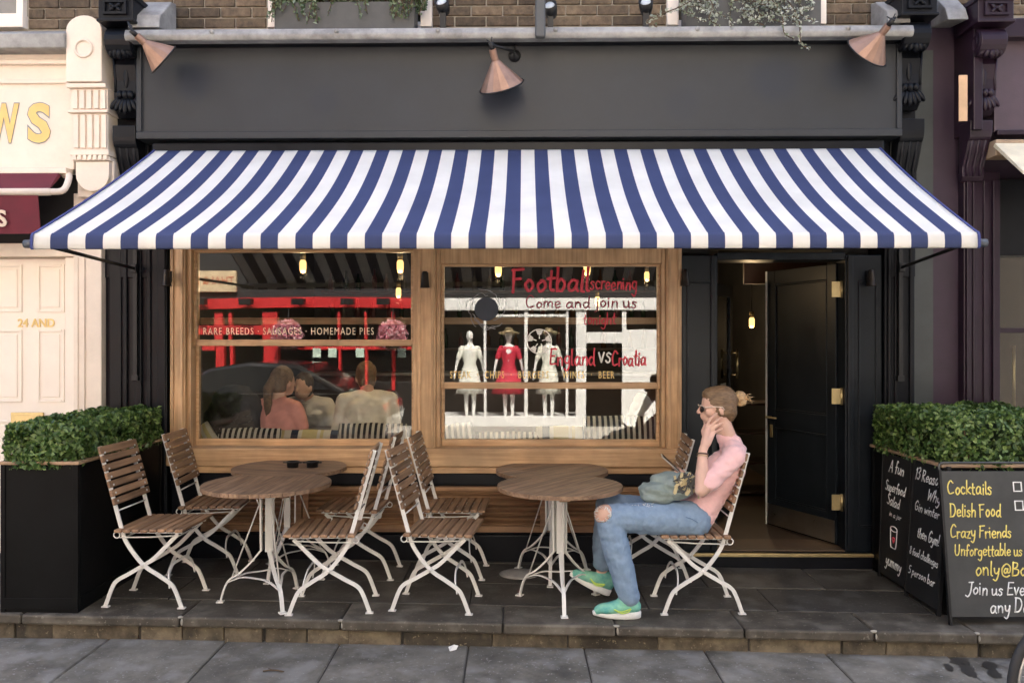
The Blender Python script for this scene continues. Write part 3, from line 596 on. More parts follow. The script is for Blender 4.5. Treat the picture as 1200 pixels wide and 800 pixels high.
for z in (fz(340, .1), fz(463, .1), fz(585, .1)):
    h = MB().box(dr-.075, dr-.004, .030, .036, z-.055, z+.055).cyl((dr-.005, .03, z-.06), (dr-.005, .03, z+.06), .010, n=10); h.build('hinge', brass, cafe)
# --- interior shell
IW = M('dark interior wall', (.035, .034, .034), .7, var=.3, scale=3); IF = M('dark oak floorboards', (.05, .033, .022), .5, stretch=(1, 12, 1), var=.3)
ix0, ix1, iy1 = XL+.11, XR-.11, 5.2
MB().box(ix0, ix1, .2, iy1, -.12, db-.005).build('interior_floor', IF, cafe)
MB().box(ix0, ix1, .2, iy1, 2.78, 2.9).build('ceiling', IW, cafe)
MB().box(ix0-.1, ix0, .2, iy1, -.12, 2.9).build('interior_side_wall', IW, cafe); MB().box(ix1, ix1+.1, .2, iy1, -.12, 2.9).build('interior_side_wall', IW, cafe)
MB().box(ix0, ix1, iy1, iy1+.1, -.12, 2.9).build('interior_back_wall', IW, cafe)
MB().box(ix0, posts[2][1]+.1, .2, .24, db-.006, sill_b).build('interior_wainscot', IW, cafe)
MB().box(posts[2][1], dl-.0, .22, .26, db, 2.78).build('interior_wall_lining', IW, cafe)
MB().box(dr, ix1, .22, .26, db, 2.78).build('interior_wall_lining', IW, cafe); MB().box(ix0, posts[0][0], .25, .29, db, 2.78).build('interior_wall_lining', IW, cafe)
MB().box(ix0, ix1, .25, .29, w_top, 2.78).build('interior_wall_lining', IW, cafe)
# --- lettering on the glass
gy = .046
place_text('window_lettering', 'RARE BREEDS · SAUSAGES · HOMEMADE PIES', .073, paleletter, win1, (F(237, 391, gy)[0], gy+.012, F(237, 392, gy)[1]), space=1.25, fit=fx(437, gy)-fx(237, gy))
place_text('window_lettering', 'STEAK  ·  CHIPS  ·  BURGERS  ·  WINES  ·  BEER', .072, gold, win2, (F(527, 443, gy)[0], gy+.012, F(527, 443, gy)[1]), space=1.3, fit=fx(720, gy)-fx(527, gy), offset=.001)
def hand(s, px0, px1, py, capx, mat, wt=.06, seed=1): hand_text('window_writing', s, capx*5.8/FPX, mat, win2, (F(px0, py, gy)[0], gy+.0105, F(px0, py, gy)[1]), (math.pi/2, 0, 0), fx(px1, gy)-fx(px0, gy), wt, .04, seed)
hand('Football', 601, 690, 341, 26, redpaint, .075, 3)
hand('screening', 692, 746, 339, 17, redpaint, .06, 5)
hand('Come and join us', 617, 746, 360, 13, darkpaint, .075, 8)
hand('tonight', 684, 722, 380, 13, redpaint, .06, 10)
hand('England', 645, 697, 427, 18, redpaint, .065, 12); hand('vs', 702, 716, 425, 20, chalkw, .06, 2); hand('Croatia', 718, 757, 428, 18, redpaint, .065, 4)
bx_, bz_ = F(632, 400, gy); ball = MB()
for r0_, r1_ in ((.083, .090),):
    ball.add([(bx_+rr_*math.cos(t), gy+.011, bz_+rr_*math.sin(t)) for t in np.linspace(0, 2*math.pi, 33)[:-1] for rr_ in (r0_, r1_)], [(2*i, 2*i+1, (2*i+3) % 64, (2*i+2) % 64) for i in range(32)])
for k in range(5):
    t = 2*math.pi*k/5+.3; ball.add([(bx_+r_*math.cos(t+d), gy+.011, bz_+r_*math.sin(t+d)) for r_, d in ((.05, -.25), (.083, -.3), (.083, .3), (.05, .25))], [(0, 1, 2, 3)])
    ball.add([(bx_+r_*math.cos(t+d), gy+.0108, bz_+r_*math.sin(t+d)) for r_, d in ((.02, -.2), (.052, -.06), (.052, .06), (.02, .2))], [(0, 1, 2, 3)])
ball.build('football_drawing', chalkw, win2)
# round dark drawing with a scribbled border
bx_, bz_ = F(570, 362, gy); d_ = MB().add([(bx_+.085*math.cos(t), gy+.0112, bz_+.085*math.sin(t)) for t in np.linspace(0, 2*math.pi, 25)[:-1]], [tuple(range(24))]); d_.build('round_drawing', M('slate window paint', (.05, .06, .08), .8, bump=0), win2)
rg = random.Random(4)
for k in range(7):
    t0 = rg.uniform(0, 6.28); pts = [(bx_+(.09+.05*j/9+.02*rg.random())*math.cos(t0+.18*j), gy+.010, bz_+(.09+.05*j/9+.02*rg.random())*math.sin(t0+.18*j)) for j in range(10)]
    MB().tube(smoothpath(pts, 3), .0022, 4).build('scribble', M('grey marker', (.35, .36, .38), .8, bump=0), win2)
# ================================================================ LEFT NEIGHBOUR (cream)
lef = thing('cream_shop_building', 'cream painted shop with panelled door, fluted pilaster and gold lettered fascia', 'building', (0, FY, 0), FROT)
LX = XL-3.4
yc = -.10
pa, pb = fx(86, yc), XL-.004
zdoor = fz(293, 0)
def tri_frame(): pass
# pilaster shaft and capital stack
BX('pilaster_shaft', cream, lef, pa, pb, yc, .3, -.13, fz(225, yc), .006)
BX('pilaster_moulding', cream, lef, pa+.075, pa+.085, yc-.012, yc+.002, .1, fz(300, yc), .003); BX('pilaster_moulding', cream, lef, pa+.03, pa+.036, yc-.008, yc+.002, .1, fz(300, yc), .003)
z_ = lambda py: fz(py, -.2, 100)
cx0, cx1 = fx(82, -.2), fx(132, -.2)
o = BX('capital', cream, lef, fx(88, -.2), fx(131, -.2), -.17, .1, z_(230), z_(188), .006)
t_ = np.linspace(math.pi, 2*math.pi, 13); xm = (fx(90, -.2)+fx(129, -.2))/2; rw = (fx(129, -.2)-fx(90, -.2))/2
MB().prism([(xm+rw*math.cos(t), z_(205)+rw*1.0*math.sin(t)) for t in t_]+[(xm+rw, z_(190)), (xm-rw, z_(190))], -.215, -.16, 'y').build('capital_disc', cream, lef, .004)
BX('dentil_band', cream, lef, fx(86, -.2), fx(130, -.2), -.22, .1, z_(189), z_(184), .003); BX('dentil_band', cream, lef, fx(85, -.2), fx(130, -.2), -.235, .1, z_(183), z_(177), .003)
for k in range(7): BX('dentil', cream, lef, fx(88+k*6, -.2), fx(92+k*6, -.2), -.235, -.19, z_(188.5), z_(183.2), .001)
for (ya, yb_, xl_, n_) in ((133, 176, 83, 5), (104, 130, 82, 5)):
    o = BX('fluted_block', cream, lef, fx(xl_, -.2), fx(126, -.2), -.195, .1, z_(yb_), z_(ya), .003)
    for k in range(n_):
        xa = fx(xl_+4+k*8.2, -.2); BX('flute', cream, o, xa, xa+.034, -.215, -.19, z_(yb_-2), z_(ya+2), .004)
BX('fluted_cap', cream, lef, fx(81, -.2), fx(128, -.2), -.225, .1, z_(133), z_(130), .004); BX('fluted_cap', cream, lef, fx(80, -.2), fx(126, -.2), -.23, .1, z_(104), z_(99), .004)
xa, xb = fx(77, -.24), fx(119, -.24); xm = (xa+xb)/2; rw = (xb-xa)/2; zt_ = fz(36, -.24, 100)
MB().prism([(xm+rw*math.cos(t), zt_+rw*.85*math.sin(t)) for t in np.linspace(0, math.pi, 15)]+[(xa, z_(98)), (xb, z_(98))], -.24, .1, 'y').build('arched_cap', cream, lef, .006)
MB().tube([(xm+.058*math.cos(t), -.242, fz(57, -.24, 100)+.058*math.sin(t)) for t in np.linspace(0, 2*math.pi, 25)[:-1]], .010, 6, close=True).build('ring_moulding', cream, lef)
# fascia
yl = -.13
zf0, zf1 = fz(197, yl), fz(100, yl)
fa = BX('fascia_board', cream, lef, LX, pa+.02, yl, .2, zf0, fz(52, yl), .004)
for a, b, d in ((96, 91, .02), (74, 69, .035), (60, 50, .06)): BX('fascia_moulding', cream, fa, LX, pa+.0, yl-d, yl+.002, fz(a, yl), fz(b, yl), .006)
def vs_letters(par):
    for s_, px in (('W', -11), ('S', 33)):
        place_text('fascia_letter', s_, .36, M('sign outline grey', (.25, .28, .30), .6, bump=0), par, (fx(px, yl), yl-.0035, fz(165, yl, 30)), offset=.020, extrude=.001, fit=(37.5 if s_ == 'W' else 28.5)*5.62/FPX)
        place_text('fascia_letter', s_, .36, M('sign letter yellow', (.80, .55, .20), .6, bump=0, var=.08), par, (fx(px, yl), yl-.006, fz(165, yl, 30)), offset=.013, extrude=.001, fit=(36 if s_ == 'W' else 27)*5.62/FPX)
vs_letters(fa)
MB().prism([(-.26, fz(53, -.26)), (-.27, fz(36, -.26)), (.03, fz(30, -.1)+.03), (.03, fz(53, -.26))], LX, xa+.005, 'x').build('lead_flashing', lead, lef, .008)
# brick above, window corner
zbl = fz(30, .03, 60)
wx1 = fx(27, .05)
MB().box(LX, XL-.0, .05, .45, 3.6, 8.0).build('upper_wall', mortar, lef)
brick_course(lef, wx1+.05, XL-.0, zbl-.02, 6, [], 11, yf=.035)
MB().box(LX, XL, .035, .05, zbl+6*.075-.03, 8.0).build('upper_brickwork', brickm, lef)
MB().box(LX, wx1+.04, -.02, .06, fz(33, 0, 15), fz(17, 0, 15)).build('window_sill', creamdoor, lef, .004)
MB().box(wx1-.02, wx1+.03, .0, .06, fz(17, 0, 15)+.002, 4.6).build('window_frame', creamdoor, lef, .004)
MB().box(LX, wx1-.02, .03, .044, fz(17, 0, 15)+.002, 4.6).build('pane', M('dim pane', (.16, .155, .15), .2), lef)
# recess with blind box, door
BX('door_surround', cream, lef, LX, pa, -.02, .2, zdoor-.02, zf0-.16, .004) if False else None
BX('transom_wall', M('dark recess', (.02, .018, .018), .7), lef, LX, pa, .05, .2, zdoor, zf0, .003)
BX('transom_sill', cream, lef, LX, pa, -.05, .2, zdoor-.045, zdoor+.05, .006)
BX('door_frame', creamdoor, lef, fx(83, .02)-.02, pa+.002, -.02, .2, -.13, zdoor-.046, .004)
dx1 = fx(82, .05); dx0 = dx1-.96
dr_ = BX('door', creamdoor, lef, dx0, dx1, .05, .10, -.10, zdoor-.05, .003)
def rp(a, b, c, d): # raised panel
    m = MB(); wd = .018
    for q in ((a, a+wd, d, c), (b-wd, b, d, c), (a+wd, b-wd, d, d+wd), (a+wd, b-wd, c-wd, c)): m.box(q[0], q[1], .04, .052, q[2], q[3])
    m.build('panel_moulding', creamdoor, dr_, .004); BX('door_panel', creamdoor, dr_, a+.035, b-.035, .043, .052, d+.035, c-.035, .006)
px0, px1 = fx(44, .05), fx(76, .05); w_ = px1-px0
for (ya, yb_) in ((310, 366), (386, 471), (492, 600)):
    z1_, z0_ = fz(ya, .05, 40), fz(yb_, .05, 40)
    rp(px0, px1, z1_, z0_); rp(px0-w_-.11-w_*.3, px0-.11, z1_, z0_)
place_text('door_number', '24 AND', .085, gold, dr_, (fx(20, .04), .046, fz(383, .05, 40)), extrude=.004, offset=.001, sx=.92)
lb = BX('letter_box', brass, dr_, fx(13, .04), fx(51, .04), .034, .05, fz(497, .04, 30), fz(483, .04, 30), .004)
BX('letter_flap', brass, lb, fx(17, .04), fx(47, .04), .028, .036, fz(495, .04, 30), fz(486, .04, 30), .003)
BX('door_wall', cream, lef, LX, dx0-.002, .0, .2, -.13, zdoor-.046, .004)
# maroon awning of the cream shop
maroon = M('maroon awning cloth', (.13, .018, .03), .85, var=.15, bump=.05)
aw2 = thing('maroon_awning', 'rolled maroon awning with cream casing on the cream shop', 'awning', (0, FY, 0), FROT)
ax1 = fx(66, -.25)
MB().box(LX, ax1+.05, -.22, -.132, fz(204, -.2, 30), fz(197, -.2, 30)).build('casing', cream, aw2, .006)
MB().prism([(-.22, fz(204, -.2, 30)), (-.34, fz(222, -.34, 30)), (-.33, fz(222, -.34, 30)), (-.19, fz(206, -.2, 30))], LX, ax1-.0, 'x').build('cloth', maroon, aw2)
MB().cyl((LX, -.34, fz(225, -.34, 30)), (ax1+.01, -.34, fz(225, -.34, 30)), .025).build('front_bar', cream, aw2)
MB().prism([(-.345, fz(229, -.34, 30)), (-.34, fz(229, -.34, 30)), (-.31, fz(274, -.31, 30)), (-.315, fz(274, -.31, 30))], LX, fx(46, -.33), 'x').build('valance', maroon, aw2)
place_text('valance_letter', 'S', .15, M('cream print', (.75, .62, .5), .7), aw2, (fx(-3, -.335), -.3375, fz(265, -.33, 10)), rot=(R(90+8), 0, 0), extrude=.004, offset=.004)
m = MB().tube(smoothpath([(ax1-.01, -.34, fz(225, -.34, 30)), (ax1+.06, -.27, fz(222, -.3, 60)), (ax1+.06, -.2, fz(207, -.2, 60)), (ax1+.0, -.15, fz(204, -.2, 60))], 5), .022, 8); m.build('folding_arm', cream, aw2)

# ================================================================ RIGHT NEIGHBOUR (plum)
rig = thing('plum_shop_building', 'plum painted shop with carved bracket and dark window', 'building', (0, FY, 0), FROT)
RX = XR+3.2
qa, qb = fx(1124), fx(1166)
BX('party_wall', plumwall, rig, XR+.002, qa, .01, .4, -.17, ZT+.3, .003)
BX('party_strip', M('grey green paint', (.042, .048, .048), .5, var=.15), rig, XR+.004, fx(1094), .004, .02, -.16, 3.6, .002)
pl = BX('pilaster', plum, rig, qa, qb, -.06, .3, -.17, fz(205), .006)
for a, b, d in ((1126, 1131, .02), (1134, 1138, .012), (1146, 1152, .014), (1156, 1164, .024)): BX('pilaster_moulding', plum, pl, fx(a), fx(b), -.06-d, -.058, .2, fz(216), .004)
BX('fascia_board', M('plum fascia paint', (.075, .05, .066), .5, var=.12), rig, fx(1165, -.1), RX, -.10, .3, fz(158, -.1), fz(48, -.1), .004)
BX('fascia_moulding', plum, rig, fx(1165, -.1), RX, -.14, -.098, fz(162, -.1), fz(156, -.1), .006); BX('fascia_moulding', plum, rig, fx(1165, -.1), RX, -.18, -.098, fz(52, -.1), fz(30, -.1), .008)
x1 = F(1163, 60, -.3)[0]
console(rig, plum, x1, .19, F(1163, -6, -.36)[1], F(1163, 142, -.3)[1], -.05, .26)
BX('bracket_block', plum, rig, fx(1128, -.1), fx(1148, -.2), -.24, .1, F(1140, 152, -.24)[1], F(1140, -6, -.3)[1], .005)
BX('bracket_return', M('pale raw timber', (.60, .40, .24), .7), rig, fx(1124, -.25)-.0, fx(1134, -.25), -.25, -.238, F(1130, 142, -.25)[1], F(1130, 88, -.25)[1], .002)
lower_scroll(rig, plum, fx(1140, -.1), .15, fz(148, -.1), fz(214, -.1), -.06, .15)
MB().prism([(-.26, F(1150, 20, -.3)[1]), (-.02, F(1150, 14, -.3)[1]), (-.02, 4.0), (-.22, F(1150, 4, -.3)[1])], fx(1106, -.2), fx(1130, -.2), 'x').build('lead_apron', lead, rig, .006)
MB().box(XR, RX, .05, .45, 3.6, 8.0).build('upper_wall', mortar, rig)
brick_course(rig, XR+.0, RX, 3.86, 5, [], 21, yf=.035)
MB().box(XR, RX, .035, .05, 3.86+.375, 8.0).build('upper_brickwork', brickm, rig)
BX('backing_wall', plum, rig, qa, RX, .12, .3, fz(214), 3.8, .003)
MB().box(XR+.12, RX, .96, 7, -.2, 8.0).box(XR+.12, RX, .31, .96, 2.5, 3.6).build('rear_mass', plumwall, rig)
MB().box(LX, XL-.01, .46, 7, -.2, 8.0).build('rear_mass', cream, lef)
# its window
BX('window_frame', plum, rig, qb, fx(1171), -.0, .2, -.17, fz(216), .004)
BX('window_head', navy, rig, fx(1171), RX, .0, .2, fz(300), fz(212), .004); BX('stall_riser', plum, rig, fx(1171), RX, .0, .2, -.17, fz(492), .006)
BX('glazing_bar', plum, rig, fx(1171), RX, .06, .10, fz(390), fz(384), .003)
MB().box(fx(1171), RX, .076, .082, fz(492), fz(300)).build('glass_pane', glass, rig)
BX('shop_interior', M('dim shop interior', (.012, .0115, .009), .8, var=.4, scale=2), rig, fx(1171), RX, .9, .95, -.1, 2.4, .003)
BX('window_board', M('white display ledge', (.7, .68, .62), .5), rig, fx(1171), RX, .12, .7, fz(492, .1), fz(489, .1), .004)
MB().cyl((fx(1188, .4), .4, fz(482, .4)), (fx(1188, .4), .4, fz(405, .4)), .012).build('brass_pole', brass, rig)
aw3 = thing('cream_awning', 'pale cream awning edge on the plum shop', 'awning', (0, FY, 0), FROT)
MB().box(fx(1163, -.2), RX, -.24, -.102, fz(184, -.2, 1180), fz(165, -.2, 1180)).build('casing', M('dull gold casing', (.33, .24, .16), .6), aw3, .006)
MB().prism([(-.24, fz(168, -.24, 1180)), (-.55, fz(184, -.55, 1180)-.09), (-.55, fz(184, -.55, 1180)-.11), (-.22, fz(171, -.24, 1180))], fx(1172, -.3), RX, 'x').build('cloth', M('ecru awning cloth', (.72, .65, .48), .85), aw3)
# ================================================================ AWNING
aw = thing('striped_awning', 'blue and white striped awning stretched over the cafe terrace', 'awning', (0, FY, 0), FROT)
yb = -.17
axl, axr = fx(183, yb), fx(1029, yb)
def solve_y(px, x):            # depth at which this pixel column meets the awning's side
    a, b = fx(px, -1.0), fx(px, -1.5); return -1.0+(x-a)/(b-a)*-.5
yl_, yr_ = solve_y(42, axl), solve_y(1143, axr)
az0 = F(600, 174, yb)[1]
def edge(x):
    t = (x-axl)/(axr-axl); y = yl_+(yr_-yl_)*t; px = 42+1101*t
    return y, F(px, 273-1.5*t, y)[1], F(px, 292-1.5*t, y-.03)[1]
yfr, azf, azv = edge((axl+axr)/2)
def profile(x):
    y1, zf, zv = edge(x); u = abs(2*(x-axl)/(axr-axl)-1); sag = .022+.036*(1-u**6); pr = []
    for k in range(25):
        t = k/24; pr.append((yb+(y1-yb)*t, az0+(zf-az0)*t-sag*math.sin(math.pi*t)*(1-.25*t)))
    rv = (zf-zv)*.35
    for t in np.linspace(.35, math.pi/2, 5): pr.append((y1-.028*math.sin(t), zf-rv+rv*math.cos(t)))
    return pr+[(y1-.030, zf-rv-.02), (y1-.029, zv+.006), (y1-.022, zv)]
NS = 55; sw = (axr-axl)/NS
stripe = MSTRIPE('awning stripes', [(.5, (.86, .85, .81)), (1, (.062, .082, .19))], 2*sw, 0, .85, off=-axl, bump=.06)
nxs = 111; vs_ = []; fs_ = []
for i in range(nxs):
    x = axl+(axr-axl)*i/(nxs-1)
    prof = profile(x)
    for k, (y, z) in enumerate(prof):
        s_ = math.sin(math.pi*min(1, k/24))
        vs_.append((x, y, z+s_*.006*mnoise.noise((x*1.4, y*1.2, 3))-.004*s_*math.cos(x*7.2)))
n_ = len(prof)
for i in range(nxs-1):
    for k in range(n_-1): fs_.append((i*n_+k, i*n_+k+1, (i+1)*n_+k+1, (i+1)*n_+k))
_n = stripe.node_tree; _b = _n.nodes['Principled BSDF']; _t = _n.nodes.new('ShaderNodeBsdfTranslucent'); _n.links.new(_b.inputs['Base Color'].links[0].from_socket, _t.inputs[0]); _x = _n.nodes.new('ShaderNodeMixShader'); _x.inputs[0].default_value = .28
_n.links.new(_b.outputs[0], _x.inputs[1]); _n.links.new(_t.outputs[0], _x.inputs[2]); _n.links.new(_x.outputs[0], _n.nodes['Material Output'].inputs[0])
ob = MB().add(vs_, fs_, True).build('canopy', stripe, aw); sol = ob.modifiers.new('s', 'SOLIDIFY'); sol.thickness = .003; sol.offset = -1
hemm = M('navy hem tape', (.034, .047, .175), .8, bump=.05)
for sx_, xx in ((-1, axl), (1, axr)):
    prof = profile(xx); yfr, azf, azv = edge(xx)
    MB().tube([(xx+sx_*.004, y, z+.001) for y, z in prof], .0, flat=(.014, .008), up=(0, 0, 1)).build('hem', hemm, aw)
    MB().cyl((xx-sx_*.01, yfr-.005, azv+.03), (xx+sx_*.055, yfr-.005, azv+.03), .022, n=12).build('end_cap', M('grey end cap', (.06, .07, .085), .4), aw)
    px_ = 158 if sx_ < 0 else 1056
    tx = fx(px_, -.1)
    MB().box(tx-.014, tx+.014, -.10, -.045, fz(443, -.1), fz(292, -.1)).box(tx-.022, tx+.022, -.105, -.045, fz(443, -.1)-.02, fz(443, -.1)+.02).build('slide_track', blackmetal, aw, .002)
    MB().tube([(xx-sx_*.06, yfr+.03, azv+.02), (tx, -.11, fz(314, -.1))], .011, 8).build('side_arm', blackmetal, aw)
    MB().box(tx-.02, tx+.02, -.125, -.095, fz(314, -.1)-.03, fz(314, -.1)+.03).build('arm_slider', blackmetal, aw, .003)
e0_, e1_ = edge(axl), edge(axr)
MB().cyl((axl+.01, e0_[0]+.004, e0_[2]+.035), (axr-.01, e1_[0]+.004, e1_[2]+.035), .020, n=12).build('front_bar', M('awning bar', (.5, .49, .46), .4), aw)
MB().box(fx(185, -.1), fx(1030, -.1), -.19, -.042, az0-.03, az0+.045).build('head_box', navy, aw, .01)
# ================================================================ FASCIA LAMPS
def fascia_lamp(base_l, cap_l, mouth_l, label, rmouth=.092):
    """base point on wall, then shade from cap to mouth (all local to the front)"""
    t = thing('wall_lamp', label, 'lamp', (0, FY, 0), FROT, None)
    b, c, mth = Vector(base_l), Vector(cap_l), Vector(mouth_l); d = (mth-c); L_ = d.length; q = d.to_track_quat('Z', 'Y').to_matrix().to_4x4()
    MB().lathe([(.0, 0), (.042, 0), (.042, .012), (.03, .022), (.014, .05), (.0, .05)], b, 20, Matrix.Rotation(R(90), 4, 'X')).build('wall_plate', blackmetal, t)
    el = b+Vector((0, -.055, .01))
    MB().tube([b+Vector((0, -.03, 0)), el, c-d.normalized()*.03], .008, 8).cyl(el+Vector((0, 0, -.02)), el+Vector((0, 0, .05)), .006, n=8).build('arm', blackmetal, t)
    tn = MB().cyl(c-d.normalized()*.045, c+d.normalized()*.005, .016, n=10).cyl(c-d.normalized()*.03+Vector((-.03, 0, .03)), c-d.normalized()*.03+Vector((.02, 0, .0)), .004, n=6).cyl(c-d.normalized()*.02, c-d.normalized()*.05+Vector((.01, 0, .03)), .004, n=6); tn.build('thumb_screw', blackmetal, t)
    n = 16; r0 = .024
    pr = [(r0-.004, 0), (r0, .0), (r0, L_*.30), (r0+.006, L_*.33), (rmouth, L_), (rmouth-.006, L_), (r0, L_*.36), (r0-.004, L_*.3)]
    sh = MB().lathe(pr, c, n, q, smooth=False).build('shade', copper, t)
    MB().tube([c+q.to_3x3()@Vector((rmouth*math.cos(a), rmouth*math.sin(a), L_)) for a in np.linspace(0, 2*math.pi, 33)[:-1]], .0055, 6, close=True).build('rim', blackmetal, sh)
    MB().ell(c+d*.62, (.026, .026, .035)).build('bulb', M('frosted bulb', (.6, .55, .45), .3), sh)
    return t
def FL(px, py, y): x, z = F(px, py, y); return (x, y, z)
fascia_lamp(FL(603, 66, yf), FL(577, 58, yf-.27), FL(588, 101, yf-.15), 'copper cone lamp in the middle of the charcoal fascia', .15)
fascia_lamp(FL(150, 20, yf+.1), FL(160, 42, yf-.30), FL(192, 70, yf-.19), 'copper cone lamp beside the black bracket next to the cream shop', .115)
fascia_lamp(FL(1047, 24, yf+.1), FL(1041, 30, yf-.32), FL(1016, 62, yf-.18), 'copper cone lamp beside the black bracket next to the plum wall', .145)
# ================================================================ small bell lights, cornice spotlights, drainpipe
def bell(px, py, label, y=-.03):
    x, z = F(px, py, y-.05); t = thing('bell_light', label, 'light', (0, FY, 0), FROT)
    MB().box(x-.018, x+.018, y-.022, y+.002, z-.03, z+.05).build('bracket', blackmetal, t, .003)
    MB().lathe([(0, .055), (.016, .055), (.022, .04), (.026, 0), (.033, -.055), (.036, -.06), (.030, -.06), (.02, -.02), (0, -.02)], (x, y-.05, z), 16).build('shade', M('bronze', (.05, .04, .032), .35, metal=.7), t)
    MB().cyl((x, y-.02, z+.03), (x, y-.05, z+.03), .008).build('arm', blackmetal, t)
bell(195, 325, 'bronze bell light on the black pilaster left of the windows', -.072)
bell(498, 327, 'bronze bell light on the oak post between the two windows', -.042); bell(803, 325, 'bronze bell light on the navy jamb beside the right window', -.02); bell(1021, 325, 'bronze bell light on the navy jamb right of the doorway', -.02)
def spot(px, py, label, y=-.2):
    x, z = F(px, py, y); t = thing('spotlight', label, 'spotlight', (0, FY, 0), FROT)
    q = Vector((-.15, -.75, .45)).to_track_quat('Z', 'Y').to_matrix().to_4x4()
    MB().lathe([(0, -.05), (.035, -.05), (.045, -.02), (.05, .05), (.044, .05), (.04, .03), (0, .03)], (x, y, z+.01), 16, q).build('housing', blackmetal, t)
    MB().lathe([(0, .034), (.038, .034), (.03, .044), (0, .047)], (x, y, z+.01), 16, q).build('lens', M('clear lens', (.5, .55, .6), .08, var=.1), t)
    MB().box(x-.02, x+.02, y-.01, y+.02, cz+.02, z).build('foot', blackmetal, t)
spot(519, 10, 'small black spotlight on the lead cornice beside the white window frame'); spot(645, 14, 'small black spotlight on the lead cornice beside the drainpipe'); spot(757, 10, 'small black spotlight on the lead cornice beside the trailing plant')
dp = thing('drainpipe', 'dark grey downpipe crossing the lead cornice', 'pipe', (0, FY, 0), FROT)
px_ = fx(633, -.34); MB().box(px_-.034, px_+.034, -.40, -.352, F(633, 46, -.36)[1], 7.5).build('pipe', M('grey pipe', (.06, .065, .07), .5), dp, .012)
BX('pipe_clip', M('grey pipe', (.06, .065, .07), .5), dp, px_-.05, px_+.05, -.36, .05, 4.25, 4.29, .004)
# ================================================================ PLANTS
def leaf_cloud(n, sampler, size, seed, curl=.25):
    """n small folded leaves; sampler(rng) -> (pos, outward normal)"""
    rg = np.random.default_rng(seed); P, N = sampler(rg, n)
    u = rg.normal(size=(n, 3)); nn = N+rg.normal(size=(n, 3))*.65; nn /= np.linalg.norm(nn, axis=1)[:, None]
    u -= nn*(u*nn).sum(1)[:, None]; u /= np.linalg.norm(u, axis=1)[:, None]; v = np.cross(nn, u); s = size*rg.uniform(.6, 1.25, n)[:, None]
    a = P-u*s*.5; b = P+v*s*.3+nn*s*curl*.4; c = P+u*s*.55; d = P-v*s*.3+nn*s*curl*.4
    V = np.stack([a, b, c, d], 1).reshape(-1, 3); i = np.arange(n)*4
    Fc = np.concatenate([np.stack([i, i+1, i+2], 1), np.stack([i, i+2, i+3], 1)])
    return V, Fc
def leaf_obj(name, V, Fc, mat, parent):
    me = bpy.data.meshes.new(name); me.vertices.add(len(V)); me.vertices.foreach_set('co', V.astype(np.float32).ravel())
    k = len(Fc); me.loops.add(k*3); me.loops.foreach_set('vertex_index', Fc.astype(np.int32).ravel()); me.polygons.add(k); me.polygons.foreach_set('loop_start', np.arange(k, dtype=np.int32)*3); me.polygons.foreach_set('loop_total', np.full(k, 3, np.int32))
    me.update(calc_edges=True); me.materials.append(mat); return link(name, me, parent)
def leafmat(name, c0, c1, c2):
    if name in MATS: return MATS[name]
    m = bpy.data.materials.new(name); m.use_nodes = True; n = m.node_tree; L = n.links; b = n.nodes['Principled BSDF']
    g = n.nodes.new('ShaderNodeNewGeometry'); rp = n.nodes.new('ShaderNodeValToRGB'); L.new(g.outputs['Random Per Island'], rp.inputs[0])
    e = rp.color_ramp.elements; e[0].color = (*c0, 1); e[1].color = (*c2, 1); q = e.new(.55); q.color = (*c1, 1)
    L.new(rp.outputs[0], b.inputs['Base Color']); b.inputs['Roughness'].default_value = .42
    t = n.nodes.new('ShaderNodeBsdfTranslucent'); L.new(rp.outputs[0], t.inputs[0]); mx = n.nodes.new('ShaderNodeMixShader'); mx.inputs[0].default_value = .25
    L.new(b.outputs[0], mx.inputs[1]); L.new(t.outputs[0], mx.inputs[2]); L.new(mx.outputs[0], n.nodes['Material Output'].inputs[0]); MATS[name] = m; return m
boxleaf = leafmat('boxwood leaves', (.028, .07, .016), (.08, .15, .035), (.24, .34, .10))
